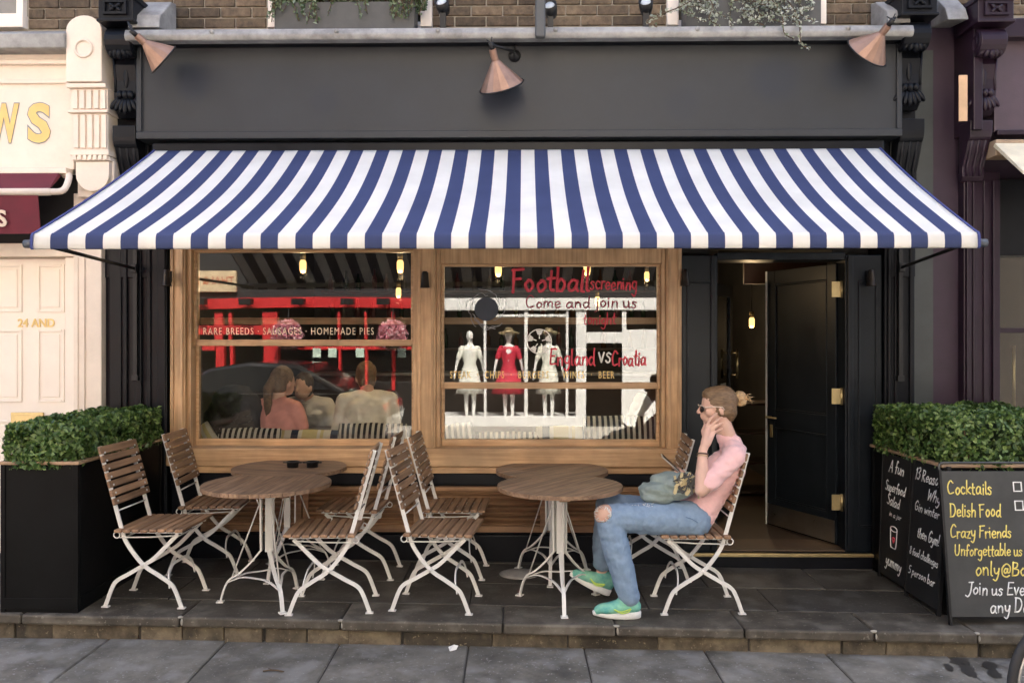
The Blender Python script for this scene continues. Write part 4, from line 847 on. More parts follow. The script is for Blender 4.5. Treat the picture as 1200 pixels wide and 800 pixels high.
def planter(x0, x1, y0, y1, z1, label, hlabel, htop, seed):
    t = thing('planter', label, 'planter', ((x0+x1)/2, (y0+y1)/2, gz((x0+x1)/2)))
    hx, hy = (x1-x0)/2, (y1-y0)/2; H = z1
    for nm, a in (('front_panel', (-hx, hx, -hy, -hy+.03)), ('back_panel', (-hx, hx, hy-.03, hy)), ('side_panel', (-hx, -hx+.03, -hy+.031, hy-.031)), ('side_panel', (hx-.03, hx, -hy+.031, hy-.031))):
        BX(nm, planterm, t, *a, -.012, H, .003)
    for x in (-hx, hx):                           # raised frame on the panels
        for y in (-hy, hy): MB().box(x-.006*(x > 0)-.02*(x > 0) if x > 0 else x-.006, x+.006 if x > 0 else x+.02, y-.006 if y < 0 else y-.02, y+.02 if y < 0 else y+.006, -.005, H-.001).build('corner_trim', planterm, t, .002)
    m = MB().box(-hx-.004, hx+.004, -hy-.007, -hy-.001, .02, .08)
    m.box(-hx-.007, -hx-.001, -hy+.022, hy-.022, .02, .08).box(hx+.001, hx+.007, -hy+.022, hy-.022, .02, .08); m.build('skirting', planterm, t, .002)
    tr = MWOOD('planter top trim', (.30, .19, .11), (.46, .31, .19), 0, .55)
    m = MB().box(-hx-.015, hx+.015, -hy-.015, -hy+.04, H, H+.018).box(-hx-.015, hx+.015, hy-.04, hy+.015, H, H+.018).box(-hx-.015, -hx+.04, -hy+.041, hy-.041, H, H+.018).box(hx-.04, hx+.015, -hy+.041, hy-.041, H, H+.018)
    m.build('top_rim', tr, t, .003)
    MB().box(-hx+.03, hx-.03, -hy+.03, hy-.03, H-.08, H-.03).build('soil', M('potting soil', (.03, .02, .014), .95, bump=.6), t)
    h = thing('boxwood_hedge', hlabel, 'hedge', ((x0+x1)/2, (y0+y1)/2, gz((x0+x1)/2)+H-.03))
    hh = htop-(gz((x0+x1)/2)+H-.03); ex, ey = hx+.01, hy+.005
    def samp(rg, n):
        k = rg.uniform(-1, 1, (n, 3)); f = rg.integers(0, 6, n); ar = np.array([ey*hh, ey*hh, ex*hh*1.1, ex*hh*1.1, ex*ey*2.4, 0]); f = rg.choice(6, n, p=ar/ar.sum())
        dep = rg.exponential(.03, n); P = k*np.array([ex, ey, hh/2]); N = np.zeros((n, 3))
        for s, ax, sg in ((0, 0, -1), (1, 0, 1), (2, 1, -1), (3, 1, 1), (4, 2, 1)):
            q = f == s; hw = (ex, ey, hh/2)[ax]; P[q, ax] = sg*(hw-dep[q]); N[q, ax] = sg
        # lumpy clipped outline
        for i in range(n):
            b_ = .050*mnoise.noise(Vector(P[i]*6.5)+Vector((seed, 0, 0)))+.022*mnoise.noise(Vector(P[i]*15)+Vector((0, seed, 0))); P[i] += N[i]*b_
        r_ = np.abs(P)/np.array([ex, ey, hh/2]); sft = np.clip(np.sort(r_, axis=1)[:, 1]-.8, 0, 1)*.12; P -= np.sign(P)*sft[:, None]*np.array([.5, .4, .35]); P[:, 2] = np.maximum(P[:, 2], -hh/2)
        N += P/np.array([ex, ey, hh/2])*.35; N /= np.linalg.norm(N, axis=1)[:, None]; P[:, 2] += hh/2
        return P, N
    V, Fc = leaf_cloud(14000, samp, .034, seed); leaf_obj('foliage', V, Fc, boxleaf, h)
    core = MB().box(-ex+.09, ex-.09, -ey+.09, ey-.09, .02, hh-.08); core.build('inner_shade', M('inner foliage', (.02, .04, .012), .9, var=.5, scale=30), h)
    rg = random.Random(seed); m = MB()
    for k in range(26):
        x, y = rg.uniform(-ex+.05, ex-.05), rg.uniform(-ey+.05, ey-.05); m.tube([(x, y, -.04), (x+rg.uniform(-.04, .04), y+rg.uniform(-.04, .04), hh*.5), (x+rg.uniform(-.08, .08), y+rg.uniform(-.05, .05), hh*.9)], [.008, .006, .003], 5)
    m.build('stem', twig, h); return t
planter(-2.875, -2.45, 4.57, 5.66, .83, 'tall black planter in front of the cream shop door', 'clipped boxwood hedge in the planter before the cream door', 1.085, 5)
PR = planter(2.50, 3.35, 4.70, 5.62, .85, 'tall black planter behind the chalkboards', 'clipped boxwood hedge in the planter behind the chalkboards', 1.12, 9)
MB().box(-.433, -.4315, .20, .30, .70, .735).build('paper_label', chalkw, PR)
# window boxes on the cornice
for i, (a, b) in enumerate(WIN_UP):
    t = thing('window_box', ['grey window box on the cornice holding leafy green plants', 'grey window box on the cornice holding a silvery trailing plant'][i], 'window box', (0, FY, 0), FROT)
    z0 = cz+.075
    bm_ = M('grey window box paint', (.075, .075, .072), .6, var=.2)
    for nm, q in (('front_board', (a, b, -.19, -.17)), ('back_board', (a, b, -.03, -.01)), ('end_board', (a, a+.02, -.169, -.031)), ('end_board', (b-.02, b, -.169, -.031))): BX(nm, bm_, t, *q, z0, F(600, 1, -.19)[1] if nm != 'x' else 0, .003)
    zt = F(600, 1, -.19)[1]
    MB().box(a+.02, b-.02, -.17, -.03, z0+.01, zt-.02).build('soil', M('potting soil', (.03, .02, .014), .95, bump=.6), t)
    pt = thing('window_box_plant', ['leafy green plants spilling over the grey window box', 'silvery trailing plant hanging over the lead cornice'][i], 'plant', (0, FY, 0), FROT)
    rg = random.Random(30+i); st = MB(); PP = []; NN = []
    def shoot(pts, r=.003, dens=28):
        s_ = smoothpath(pts, 5); st.tube(s_, r, 5)
        for p, q in zip(s_[:-1], s_[1:]):
            for k in range(max(2, int((q-p).length*dens*4))): PP.append(p.lerp(q, rg.random())+Vector((rg.uniform(-.015, .015), rg.uniform(-.015, .015), rg.uniform(-.015, .015)))); NN.append((rg.uniform(-1, 1), -1, rg.uniform(-.3, 1)))
    if i == 0:
        for k in range(150):
            x = rg.uniform(a-.03, b+.06); l_ = rg.uniform(.08, .28); shoot([(x, -.1, zt-.03), (x+rg.uniform(-.05, .05), -.14, zt+.5*l_), (x+rg.uniform(-.12, .12), -.2+rg.uniform(-.02, .04), zt+rg.uniform(.1, .9)*l_)])
        for k in range(26):
            x = rg.choice([rg.uniform(a, a+.3), rg.uniform(b-.15, b+.1), rg.uniform(a, b)]); l_ = rg.uniform(.04, .16); shoot([(x, -.13, zt-.02), (x+rg.uniform(-.03, .03), -.205, zt+.01), (x+rg.uniform(-.05, .05), -.215, zt-l_)])
    else:
        for k in range(90):
            x = rg.uniform(a-.02, b); l_ = rg.uniform(.08, .28); shoot([(x, -.1, zt-.03), (x+rg.uniform(-.05, .05), -.14, zt+.5*l_), (x+rg.uniform(-.12, .12), -.2+rg.uniform(-.02, .04), zt+rg.uniform(.1, .9)*l_)])
        for k in range(34):
            x = rg.uniform(a, b-.1) ; l_ = rg.uniform(.05, .26); shoot([(x, -.13, zt-.02), (x+rg.uniform(-.03, .03), -.21, zt+.02), (x+rg.uniform(-.07, .07), -.24, zt-l_*.5), (x+rg.uniform(-.1, .1), -.37, zt-l_)])
        for (pxa, pya) in ((950, 58), (930, 46), (770, 32), (842, 30)):
            ex_, ez_ = F(pxa, pya, -.40); x = min(max(ex_-.2, a+.05), b-.1); shoot([(x, -.13, zt-.02), (x+.05, -.22, zt+.03), ((x+ex_)/2+.03, -.36, (zt+ez_)/2+.02), (ex_-.06, -.39, ez_+.05), (ex_, -.40, ez_)], .004, 34)
    st.build('stem', twig, pt)
    PP_, NN_ = np.array([tuple(p) for p in PP]), np.array(NN)
    V, Fc = leaf_cloud(len(PP_), lambda r_, n: (PP_, NN_/np.linalg.norm(NN_, axis=1)[:, None]), .030 if i == 0 else .026, 40+i); leaf_obj('leaf_cluster', V, Fc, leafmat('green plant leaves', (.05, .09, .03), (.11, .16, .07), (.30, .36, .25)) if i == 0 else leafmat('silver plant leaves', (.16, .2, .12), (.38, .42, .33), (.6, .62, .56)), pt)
# ================================================================ FURNITURE
def make_chair():
    t = thing('bistro_chair', 'x', 'chair')
    A = smoothpath([(-.255, 0, .925), (-.19, 0, .69), (-.125, 0, .455), (-.09, 0, .365), (.0, 0, .25), (.09, 0, .190), (.160, 0, .142), (.188, 0, .100), (.224, 0, .006)], 5)
    B = smoothpath([(.20, 0, .425), (.15, 0, .375), (.06, 0, .285), (.0, 0, .245), (-.09, 0, .192), (-.155, 0, .155), (-.186, 0, .112), (-.226, 0, .006)], 5)
    for s in (-1, 1):
        y = s*.17
        MB().tube([(p.x, y, p.z) for p in A], 0, flat=(.008, .024), up=(0, 1, 0)).build('back_leg', whitemetal, t, .002) if False else None
        o = MB().tube([(p.x, y, p.z) for p in A], 0, flat=(.022, .009), up=(0, 1, 0)); o.cbox((.224, y, .004), (.042, .026, .007)); o.build('front_leg', whitemetal, t)
        o = MB().tube([(p.x, y-s*.011, p.z) for p in B], 0, flat=(.022, .009), up=(0, 1, 0)); o.cbox((-.224, y-s*.011, .004), (.042, .026, .007)); o.build('rear_leg', whitemetal, t)
        MB().cyl((0, y-s*.02, .247), (0, y+s*.012, .247), .010, n=10).build('pivot_bolt', whitemetal, t)
        m = MB().tube([(-.135, y+s*.004, .405), (.05, y, .408), (.19, y-s*.011, .415)], .0045, 6).tube([(-.15+.018*math.cos(a), y+s*.007, .42+.018*math.sin(a)) for a in np.linspace(0, 6.28, 12)[:-1]], .004, 6, close=True); m.build('seat_rod', whitemetal, t)
        bm0 = MB().cyl((0, 0, 0), (.022, 0, 0), .006, n=8).mesh('slat_bolt', M('pale bolt head', (.6, .6, .58), .35, metal=.4))
        for k in range(7):
            z = .615+.046*k+.0; x = -.125-(z-.455)*.277; ob_ = link('slat_bolt', bm0, t); ob_.location = (x+.004, y, z)
    for q in (-.165, .150): MB().box(-.15, .225, q, q+.015, .428, .440).build('seat_rail', whitemetal, t)
    for q in ((-.115, .40), (-.153, .555), (.17, .395)): MB().tube([(q[0], -.17, q[1]), (q[0], .17, q[1])], .005, 6).build('cross_rod', whitemetal, t)
    for xs_, zz in ((.155, .115), (-.155, .115)):
        if xs_ < 0: continue
        m = MB().tube(smoothpath([(xs_-.0, -.168, zz), (xs_-.012, -.155, zz+.07), (xs_-.02, -.09, zz+.115), (xs_-.02, .0, zz+.118), (xs_-.02, .09, zz+.115), (xs_-.012, .155, zz+.07), (xs_, .168, zz)], 4), 0, flat=(.016, .006), up=(1, 0, 0)); m.build('arched_stretcher', whitemetal, t)
    sm_ = MB().box(-.021, .021, -.215, .215, -.009, .009).mesh('seat_slat', teak); bm = bmesh.new(); bm.from_mesh(sm_); bmesh.ops.recalc_face_normals(bm, faces=bm.faces); bmesh.ops.bevel(bm, geom=bm.edges[:], offset=.004, segments=1, affect='EDGES'); bm.to_mesh(sm_); bm.free()
    for k in range(8):
        o = link('seat_slat', sm_, t); o.location = (-.128+k*.0505, 0, .4495+.004*(k/7)); o.rotation_euler = (R(rng.uniform(-.3, .3)), R(-.6), R(rng.uniform(-.3, .3)))
        if k == 7: o.scale = (1.1, 1, 1)
    bmz = MB().box(-.008, .008, -.21, .21, -.0195, .0195).mesh('back_slat', teak); bm = bmesh.new(); bm.from_mesh(bmz); bmesh.ops.recalc_face_normals(bm, faces=bm.faces); bmesh.ops.bevel(bm, geom=bm.edges[:], offset=.004, segments=1, affect='EDGES'); bm.to_mesh(bmz); bm.free()
    for k in range(7):
        z = .613+.0485*k; o = link('back_slat', bmz, t); o.location = (-.125-(z-.455)*.277+.014, 0, z); o.rotation_euler = (R(rng.uniform(-.4, .4)), R(-15.5), 0)
        if k == 6: o.scale = (1, 1.0, 1.15)
    return t
chairs = [  # x, y, heading, label
    (-2.11, 4.82, -2, 'folding slatted chair between the planter and the front round table'),
    (-2.03, 5.47, 3, 'folding slatted chair by the wall between planter and the table with the ashtrays'),
    (-1.04, 4.74, 183, 'folding slatted chair facing the planter, at the front table, back to another chair'),
    (-1.00, 5.40, 177, 'folding slatted chair by the wall facing the table with the ashtrays, beside the window post'),
    (-.445, 4.78, -7, 'empty folding slatted chair facing the woman across the front table'),
    (-.41, 5.43, -3, 'folding slatted chair by the wall facing the rear table near the woman'),
    (1.093, 4.80, 180, 'folding slatted chair the woman in pink sits on'),
    (.93, 5.43, 176, 'folding slatted chair by the wall behind the seated woman')]
ch0 = make_chair()
for i, (x, y, a, lab) in enumerate(chairs):
    c = ch0 if i == 0 else copy_tree(ch0)
    c.location = (x, y, gz(x)+.001); c.rotation_euler = (0, 0, R(a)); c['label'] = lab; c['group'] = 'folding chairs on the cafe terrace'
def make_table(rz_slat):
    t = thing('bistro_table', 'x', 'table'); rad = .372; n = 13; ww = 2*rad/n; H = .70
    for k in range(n):
        a, b = -rad+k*ww+.0010, -rad+(k+1)*ww-.0010; pts = []
        for x in np.linspace(a, b, 5): pts.append((x, math.sqrt(max(1e-6, rad*rad-x*x))))
        for x in np.linspace(b, a, 5): pts.append((x, -math.sqrt(max(1e-6, rad*rad-x*x))))
        o = MB().prism(pts, H-.024, H, 'z').build('top_slat', teaktop, t, .0012); o.rotation_euler = (0, 0, rz_slat)
    MB().box(-.3, .3, -.03, .03, H-.045, H-.024).box(-.03, .03, .031, .3, H-.045, H-.024).box(-.03, .03, -.3, -.031, H-.045, H-.024).build('top_batten', teak, t, .003)
    for k in range(3):
        a = 2*math.pi*k/3; d = lambda r_, z, e=0: (r_*math.cos(a)-e*math.sin(a), r_*math.sin(a)+e*math.cos(a), z)
        lg = MB(); q = smoothpath([d(.035, H-.045), d(.034, .45), d(.032, .30)], 4)
        lg.tube(q, 0, flat=(.044, .010), up=d(1, 0)); q = smoothpath([d(.032, .305), d(.10, .225), d(.165, .165), d(.215, .135), d(.245, .085), d(.268, .006)], 5); lg.tube(q, 0, flat=(.022, .010), up=(0, 0, 1)); lg.cbox(d(.27, .004), (.04, .04, .007), (0, 0, a)); o = lg.build('leg', whitemetal, t)
        for e in (.006,): MB().tube([d(.07, H-.045, e*7), d(.045, H-.13, e*1.2), d(.20, .150, e)], .0045, 6).build('brace_rod', whitemetal, o)
        a2 = a+2*math.pi/3; p0, p1 = Vector(d(.222, .118)), Vector((.222*math.cos(a2), .222*math.sin(a2), .118)); mid = (p0+p1)/2; 
        MB().tube(smoothpath([p0, p0.lerp(mid, .45)*.93+Vector((0, 0, .045)), mid*.82+Vector((0, 0, .06)), p1.lerp(mid, .45)*.93+Vector((0, 0, .045)), p1], 4), 0, flat=(.014, .006), up=(0, 0, 1)).build('arched_stretcher', whitemetal, o)
    return t
tb0 = make_table(R(52))
tables = [(.285, 4.83, -88, 'round slatted table by the knees of the seated woman'), (-1.45, 4.80, -55, 'round slatted table with bare top in front of the table with the ashtrays'),
          (.265, 5.40, -95, 'round slatted table against the louvre wall behind the woman'), (-1.48, 5.40, 15, 'round slatted table with two black ashtrays on it, under the left window')]
for i, (x, y, a, lab) in enumerate(tables):
    c = tb0 if i == 0 else copy_tree(tb0)
    c.location = (x, y, gz(x)+.001); c.rotation_euler = (0, 0, R(a)); c['label'] = lab; c['group'] = 'round tables on the cafe terrace'
for k, px_ in enumerate((343, 366)):
    p = W(px_, 540, 5.38); t = thing('ashtray', 'small black ashtray on the rear round table under the left window', 'ashtray', (p.x, 5.38, gz(-1.48)+.702), 0, 'black ashtrays on the rear table')
    MB().lathe([(0, 0), (.036, 0), (.038, .03), (.043, .034), (.043, .04), (.034, .04), (.032, .012), (0, .012)], n=20).build('bowl', blackmetal, t)
    for s in (-1, 1): MB().box(s*.05-.012, s*.05+.012, -.008, .008, .028, .036).build('lug', blackmetal, t)
cement = MB().lathe([(0, .022), (.05, .018), (.10, .008), (.135, 0)], n=18).build('cement_patch', M('cement', (.3, .29, .27), .9, bump=.5)); p = W(612, 664, 5.42); cement.location = (p.x-.02, 5.42, gz(p.x)); tag(cement, 'grey cement patch on the terrace beside the rear table foot', 'cement')
# ================================================================ CHALKBOARDS
def aboard(loc, rz, lean, w_, h_, mat, lines, label, frame=True, z0=.05, rail=False, cup=None):
    t = thing('chalkboard', label, 'chalkboard', loc, rz)
    rm = Matrix.Rotation(-lean, 4, 'X')
    def L(o): o.rotation_euler = (-lean, 0, 0); return o
    L(BX('panel', mat, t, 0, w_, 0, .012, z0, z0+h_, .002))
    for q in (-.014, w_): L(MB().box(q, q+.014, -.004, .02, .0, z0+h_+.01).build('frame_post', blackmetal, t, .002))
    if rail:
        r_ = smoothpath([(-.007, .008, z0+h_-.02), (-.007, .008, z0+h_+.03), (.012, .008, z0+h_+.045), (.05, .008, z0+h_+.047), (w_-.05, .008, z0+h_+.047), (w_-.012, .008, z0+h_+.045), (w_+.007, .008, z0+h_+.03), (w_+.007, .008, z0+h_-.02)], 4)
        L(MB().tube(r_, .007, 8).build('top_rail', M('grey tube', (.07, .072, .07), .4, metal=.5), t))
    for i, (s_, u, v, size, m_, k) in enumerate(lines):
        hand_text('chalk_lettering', s_, size*.74, m_, t, rm@Vector((u, -.0012, z0+v)), (R(90)-lean, 0, 0), k['fit'], k.get('wt', .058), k.get('shear', .1), i*7+len(s_))
    if cup:
        u, v = cup; c = MB(); cup_o = [(u-.045, v+.06), (u-.035, v-.05), (u-.015, v-.062), (u+.015, v-.062), (u+.035, v-.05), (u+.045, v+.06)]
        c.tube(smoothpath([(a, -.003, z0+b) for a, b in cup_o], 4), .003, 5); c.tube([(u+.045*math.cos(a), -.003, z0+v+.06+.016*math.sin(a)) for a in np.linspace(0, 6.28, 17)[:-1]], .003, 5, close=True)
        L(c.build('cup_drawing', chalkw, t))
        hm = MB().tube(smoothpath([(u, -.003, z0+v-.03), (u-.015, -.003, z0+v), (u, -.003, z0+v+.005), (u+.015, -.003, z0+v), (u, -.003, z0+v-.03)], 3), .004, 5); L(hm.build('heart_drawing', redpaint, t))
    return t
y_, w_ = chalky, chalkw
PXM = 4.56/FPX
bd = aboard((2.445, 4.50, gz(2.44)), 0, R(8), .62, .80, board, [('Cocktails', .030, .672, .10, y_, {'offset': .001, 'shear': .06, 'fit': 51*PXM}), ('Delish Food', .032, .548, .095, y_, {'offset': .001, 'shear': .08, 'fit': 60*PXM}), ('Crazy Friends', .030, .430, .092, y_, {'offset': .001, 'shear': .06, 'fit': 70*PXM}),
       ('Unforgettable us', .045, .332, .085, y_, {'offset': .0008, 'fit': 78*PXM}), ('only@Box', .155, .225, .10, y_, {'offset': .001, 'fit': 66*PXM}), ('Join us Every', .085, .120, .095, w_, {'offset': .0006, 'shear': .15, 'fit': 82*PXM}), ('any Day', .22, .025, .10, w_, {'offset': .0006, 'shear': .12, 'fit': 52*PXM})], 'grey chalkboard with yellow and white lettering facing the street', rail=True, z0=.045)
for v in (.685, .58):
    m = MB()
    for q in ((0, .05, 0, .006), (0, .05, .05, .056), (0, .006, .006, .05), (.044, .05, .006, .05)): m.box(.40+q[0], .40+q[1], -.0035, -.001, .045+v+q[2], .045+v+q[3])
    m.build('chalk_box', chalkw, bd).rotation_euler = (-R(8), 0, 0)
aboard((2.463, 5.44, gz(2.45)), R(-90), R(2), .37, .80, board2, [('A fun', .09, .69, .10, w_, {'shear': .3, 'fit': .20}), ('Superfood', .05, .565, .09, w_, {'shear': .3, 'fit': .28}), ('Salad', .08, .475, .09, w_, {'shear': .3, 'fit': .18}), ('in a jar', .12, .405, .045, w_, {'shear': .2, 'fit': .16}), ('yummy', .08, .08, .10, w_, {'shear': .3, 'fit': .22})],
       'black chalkboard with a drawn cup leaning on the planter nearer the doorway', z0=.03, cup=(.19, .27))
aboard((2.44, 5.03, gz(2.45)), R(-90), R(4), .37, .82, board2, [('13 Reasons', .03, .70, .095, w_, {'shear': .25, 'fit': .33}), ('Why', .19, .60, .09, w_, {'shear': .3, 'fit': .14}), ('Gin winter', .05, .515, .072, w_, {'shear': .25, 'fit': .28}), ('then Gym!', .10, .36, .085, w_, {'shear': .25, 'fit': .25}), ('8 food challenges', .02, .24, .062, w_, {'shear': .25, 'fit': .33}), ('5 person bar', .02, .12, .068, w_, {'shear': .25, 'fit': .31})],
       'black chalkboard listing reasons to visit, leaning between the other two boards', z0=.03)
# ================================================================ BICYCLE (only its front tyre reaches into view)
bk = thing('bicycle', 'black bicycle on the pavement below the chalkboards', 'bicycle', (2.31, 3.22, PVZ+gz(2.31)-.006), 0)
tyre = M('black rubber', (.02, .02, .021), .7, var=.3)
def wheel(cx_):
    wv = MB().tube([(cx_+.325*math.cos(a), 0, .345+.325*math.sin(a)) for a in np.linspace(0, 2*math.pi, 49)[:-1]], .019, 10, close=True).build('wheel', tyre, bk)
    MB().tube([(cx_+.300*math.cos(a), 0, .345+.300*math.sin(a)) for a in np.linspace(0, 2*math.pi, 49)[:-1]], .010, 8, close=True).build('rim', steel, wv)
    MB().cyl((cx_, -.045, .345), (cx_, .045, .345), .022).build('hub', steel, wv); m = MB()
    for k in range(24):
        a = 2*math.pi*k/24; m.cyl((cx_+.02*math.cos(a), .03*(-1)**k, .345+.02*math.sin(a)), (cx_+.296*math.cos(a+.1), 0, .345+.296*math.sin(a+.1)), .0012, n=4)
    m.build('spokes', steel, wv)
wheel(0); wheel(1.03)
fm = M('black frame enamel', (.015, .016, .018), .3)
m = MB()
for s in (-1, 1): m.tube(smoothpath([(0, s*.05, .345), (.07, s*.05, .55), (.13, s*.03, .72)], 4), .010, 8)
m.build('fork', fm, bk)
m = MB().cyl((.13, 0, .70), (.17, 0, .86), .018).cyl((.165, 0, .82), (.68, 0, .84), .015).cyl((.14, 0, .74), (.58, 0, .30), .017).cyl((.58, 0, .30), (.70, 0, .90), .016)
for s in (-1, 1): m.cyl((.58, s*.03, .30), (1.03, s*.055, .345), .009).cyl((.68, s*.02, .82), (1.03, s*.055, .345), .008)
m.build('frame', fm, bk)
MB().cyl((.17, 0, .86), (.18, 0, .98), .012).tube(smoothpath([(.30, -.27, .97), (.2, -.24, 1.0), (.13, -.1, .985), (.16, 0, .98), (.13, .1, .985), (.2, .24, 1.0), (.3, .27, .97)], 4), .011, 8).build('handlebar', steel, bk)
MB().ell((.74, 0, .93), (.14, .07, .03)).ell((.66, 0, .935), (.12, .03, .025)).build('saddle', tyre, bk); MB().lathe([(.03, -.01), (.09, -.006), (.09, .006), (.03, .01)], (.58, -.05, .3), 20, Matrix.Rotation(R(90), 4, 'X')).cyl((.58, -.07, .3), (.58, .07, .3), .015).cyl((.58, -.07, .3), (.66, -.08, .16), .008).box(.62, .70, -.15, -.08, .145, .165).cyl((.58, .07, .3), (.5, .08, .44), .008).box(.46, .54, .08, .15, .43, .45).build('crankset', steel, bk)
tw = MB().tube(smoothpath([(0, 0, .004), (.05, .01, .006), (.11, -.005, .004)], 4), [.004]*8+[.002], 5).tube([(.05, .01, .006), (.02, .03, .006)], .002, 5).build('twig', twig); p = W(308, 785, 4.12); tw.location = (p.x, 4.12, PVZ+gz(p.x)); tag(tw, 'small dark twig lying on the pavement slabs', 'twig')
# litter and stains
lit = MB().add([(0, 0, 0), (.035, .01, .004), (.045, .03, .02), (.02, .045, .006), (-.01, .03, .012), (.02, .022, .028)], [(0, 1, 5), (1, 2, 5), (2, 3, 5), (3, 4, 5), (4, 0, 5), (4, 3, 2, 1, 0)]).build('crumpled_paper', M('white tissue', (.75, .74, .7), .9)); p = W(527, 760, 4.42); lit.location = (p.x, 4.42, PVZ+gz(p.x)); tag(lit, 'crumpled white paper scrap lying at the foot of the step', 'litter')
# ================================================================ PEOPLE
skin = M('skin', (.62, .39, .30), .5, var=.08, scale=14, bump=.05, bscale=120); skin.node_tree.nodes['Principled BSDF'].inputs['Subsurface Weight'].default_value = .12; skin.node_tree.nodes['Principled BSDF'].inputs['Subsurface Radius'].default_value = (.02, .008, .005)
pinkknit = M('pink knit', (.79, .49, .48), .9, var=.08, scale=30, bump=.35, bscale=260, sheen=.3)
denim = M('faded denim', (.185, .275, .39), .85, var=.10, scale=22, bump=.35, bscale=300, hue=(.235, .325, .44))
hairm = M('dark blonde hair', (.17, .105, .055), .45, var=.45, stretch=(6, 30, 40), scale=3, bump=.6, bscale=20)
hairl = M('blonde bun hair', (.42, .28, .14), .45, var=.35, stretch=(20, 10, 30), scale=4, bump=.6, bscale=20)
wo = thing('person', 'woman in pink top and ripped jeans sitting on a folding chair with a phone', 'person', (1.15, 4.80, gz(1.1)))
WB = Vector(wo.location)
def P(px, py, Y): return W(px, py, Y)-WB
def pth(m, lst):
    for (p, r1), (q, r2) in zip(lst[:-1], lst[1:]): m.cap(p, q, r1, r2)
YC = 4.79
# --- skin: head, neck, arms, hands, knee
s = MB(); HC = P(840, 475, YC)
s.ell(HC+Vector((.005, 0, .012)), (.096, .074, .092)); s.ell(HC+Vector((-.03, 0, -.045)), (.062, .056, .075), (0, R(12), 0)); s.ell(HC+Vector((-.062, 0, -.02)), (.03, .05, .06)); s.ell(HC+Vector((-.052, 0, -.098)), (.030, .032, .024), (0, R(10), 0))   # skull, jaw, face, chin
s.cap(HC+Vector((-.088, 0, -.004)), HC+Vector((-.108, 0, -.038)), .010, .013); s.ell(HC+Vector((-.098, -.010, -.04)), (.010, .009, .008)); s.ell(HC+Vector((-.098, .010, -.04)), (.010, .009, .008))   # nose
s.ell(HC+Vector((-.088, 0, -.062)), (.011, .020, .007)); s.ell(HC+Vector((-.085, 0, -.074)), (.011, .018, .007))                                                       # lips
for sg in (-1, 1): s.ell(HC+Vector((.012, sg*.072, -.022)), (.019, .009, .032), (0, R(-12), 0)); s.ell(HC+Vector((-.05, sg*.045, -.035)), (.03, .018, .03))            # ears, cheeks
s.cap(HC+Vector((.015, 0, -.06)), P(856, 522, YC), .050, .056); s.cap(P(856, 522, YC), P(859, 532, YC), .062, .075)
SHn, ELn, WRn = P(861, 534, 4.625), P(822, 574, 4.545), P(823.5, 528, 4.62)
pth(s, [(SHn, .05), (SHn.lerp(ELn, .5), .047), (ELn, .039)]); pth(s, [(ELn, .038), (ELn.lerp(WRn, .35), .039), (WRn, .025)])
# near hand: palm on the jaw, fingers towards the ear
K = P(832, 505, 4.665); s.cap(WRn, WRn.lerp(K, .5), .025, .026); s.cap(WRn.lerp(K, .4)+Vector((-.012, -.005, 0)), K+Vector((-.016, .0, .004)), .019, .018); s.cap(WRn.lerp(K, .4)+Vector((.012, -.002, -.004)), K+Vector((.014, .006, -.016)), .019, .017)
for k, (a0, a1, a2, r_) in enumerate([((827, 500), (833, 490), (840, 484), .0085), ((831, 501), (838.5, 493.5), (846, 489), .009), ((834, 504), (841, 498), (847.5, 495), .0085), ((836, 508), (841.5, 504), (846.5, 502), .0075)]):
    pa_, pb_, pc_ = P(*a0, 4.668), P(*a1, 4.668), P(*a2, 4.682); s.cap(pa_, pb_, r_*1.08, r_); s.cap(pb_, pc_, r_, r_*.85)
s.cap(P(826, 516, 4.655), P(823, 505, 4.68), .0105, .009); s.cap(P(823, 505, 4.68), P(826, 497, 4.70), .009, .0075)
# far arm, hand under the phone
SHf, ELf, WRf = P(852, 534, 4.965), P(836, 585, 4.99), P(806, 560, 4.83)
pth(s, [(SHf, .05), (SHf.lerp(ELf, .5), .045), (ELf, .038)]); pth(s, [(ELf, .037), (ELf.lerp(WRf, .4), .037), (WRf, .025)])
PH = P(786, 543, 4.75); K2 = P(797, 554, 4.79); s.cap(WRf, K2, .025, .026)
for k, (dx, dz, L_) in enumerate([(-.030, .006, .052), (-.018, -.008, .056), (-.004, -.020, .052), (.010, -.030, .042)]):
    b_ = K2+Vector((dx*.5-.012, -.004*k, dz*.6+.006)); s.cap(b_, b_+Vector((-.022, -.035, -.006)), .0092, .0088); s.cap(b_+Vector((-.022, -.035, -.006)), b_+Vector((-.012, -.060, .010)), .0086, .007)
s.cap(K2+Vector((-.004, .004, .018)), K2+Vector((-.030, -.012, .034)), .0105, .009); s.cap(K2+Vector((-.030, -.012, .034)), K2+Vector((-.048, -.022, .034)), .009, .0075)
# knee showing through the rip, ankles
KNn = P(713, 606, 4.60); KNf = P(712, 592, 4.93); s.ell(KNn+Vector((-.018, -.006, .016)), (.064, .062, .060))
ANn = P(737, 702, 4.58); s.cap(ANn+Vector((0, 0, .05)), ANn+Vector((0, 0, -.03)), .035, .035); ANf = P(706, 664, 4.93); s.cap(ANf+Vector((0, 0, .04)), ANf+Vector((-.005, 0, -.035)), .035, .034)
HIP = P(812, 606, YC); s.cap(P(857, 540, YC), P(832, 576, YC), .06, .06); s.cap(P(832, 576, YC), HIP, .06, .06)
for kn, an, yy in ((KNn, ANn, -.1), (KNf, ANf, .1)): s.cap(HIP, HIP+Vector((0, yy, 0)), .06, .06); s.cap(HIP+Vector((0, yy, 0)), kn, .06, .045); s.cap(kn, an, .045, .033)
s.cap(SHn, P(857, 540, YC), .045, .05); s.cap(SHf, P(857, 540, YC), .045, .05)
s.blob('body', skin, wo, .0052, 4)
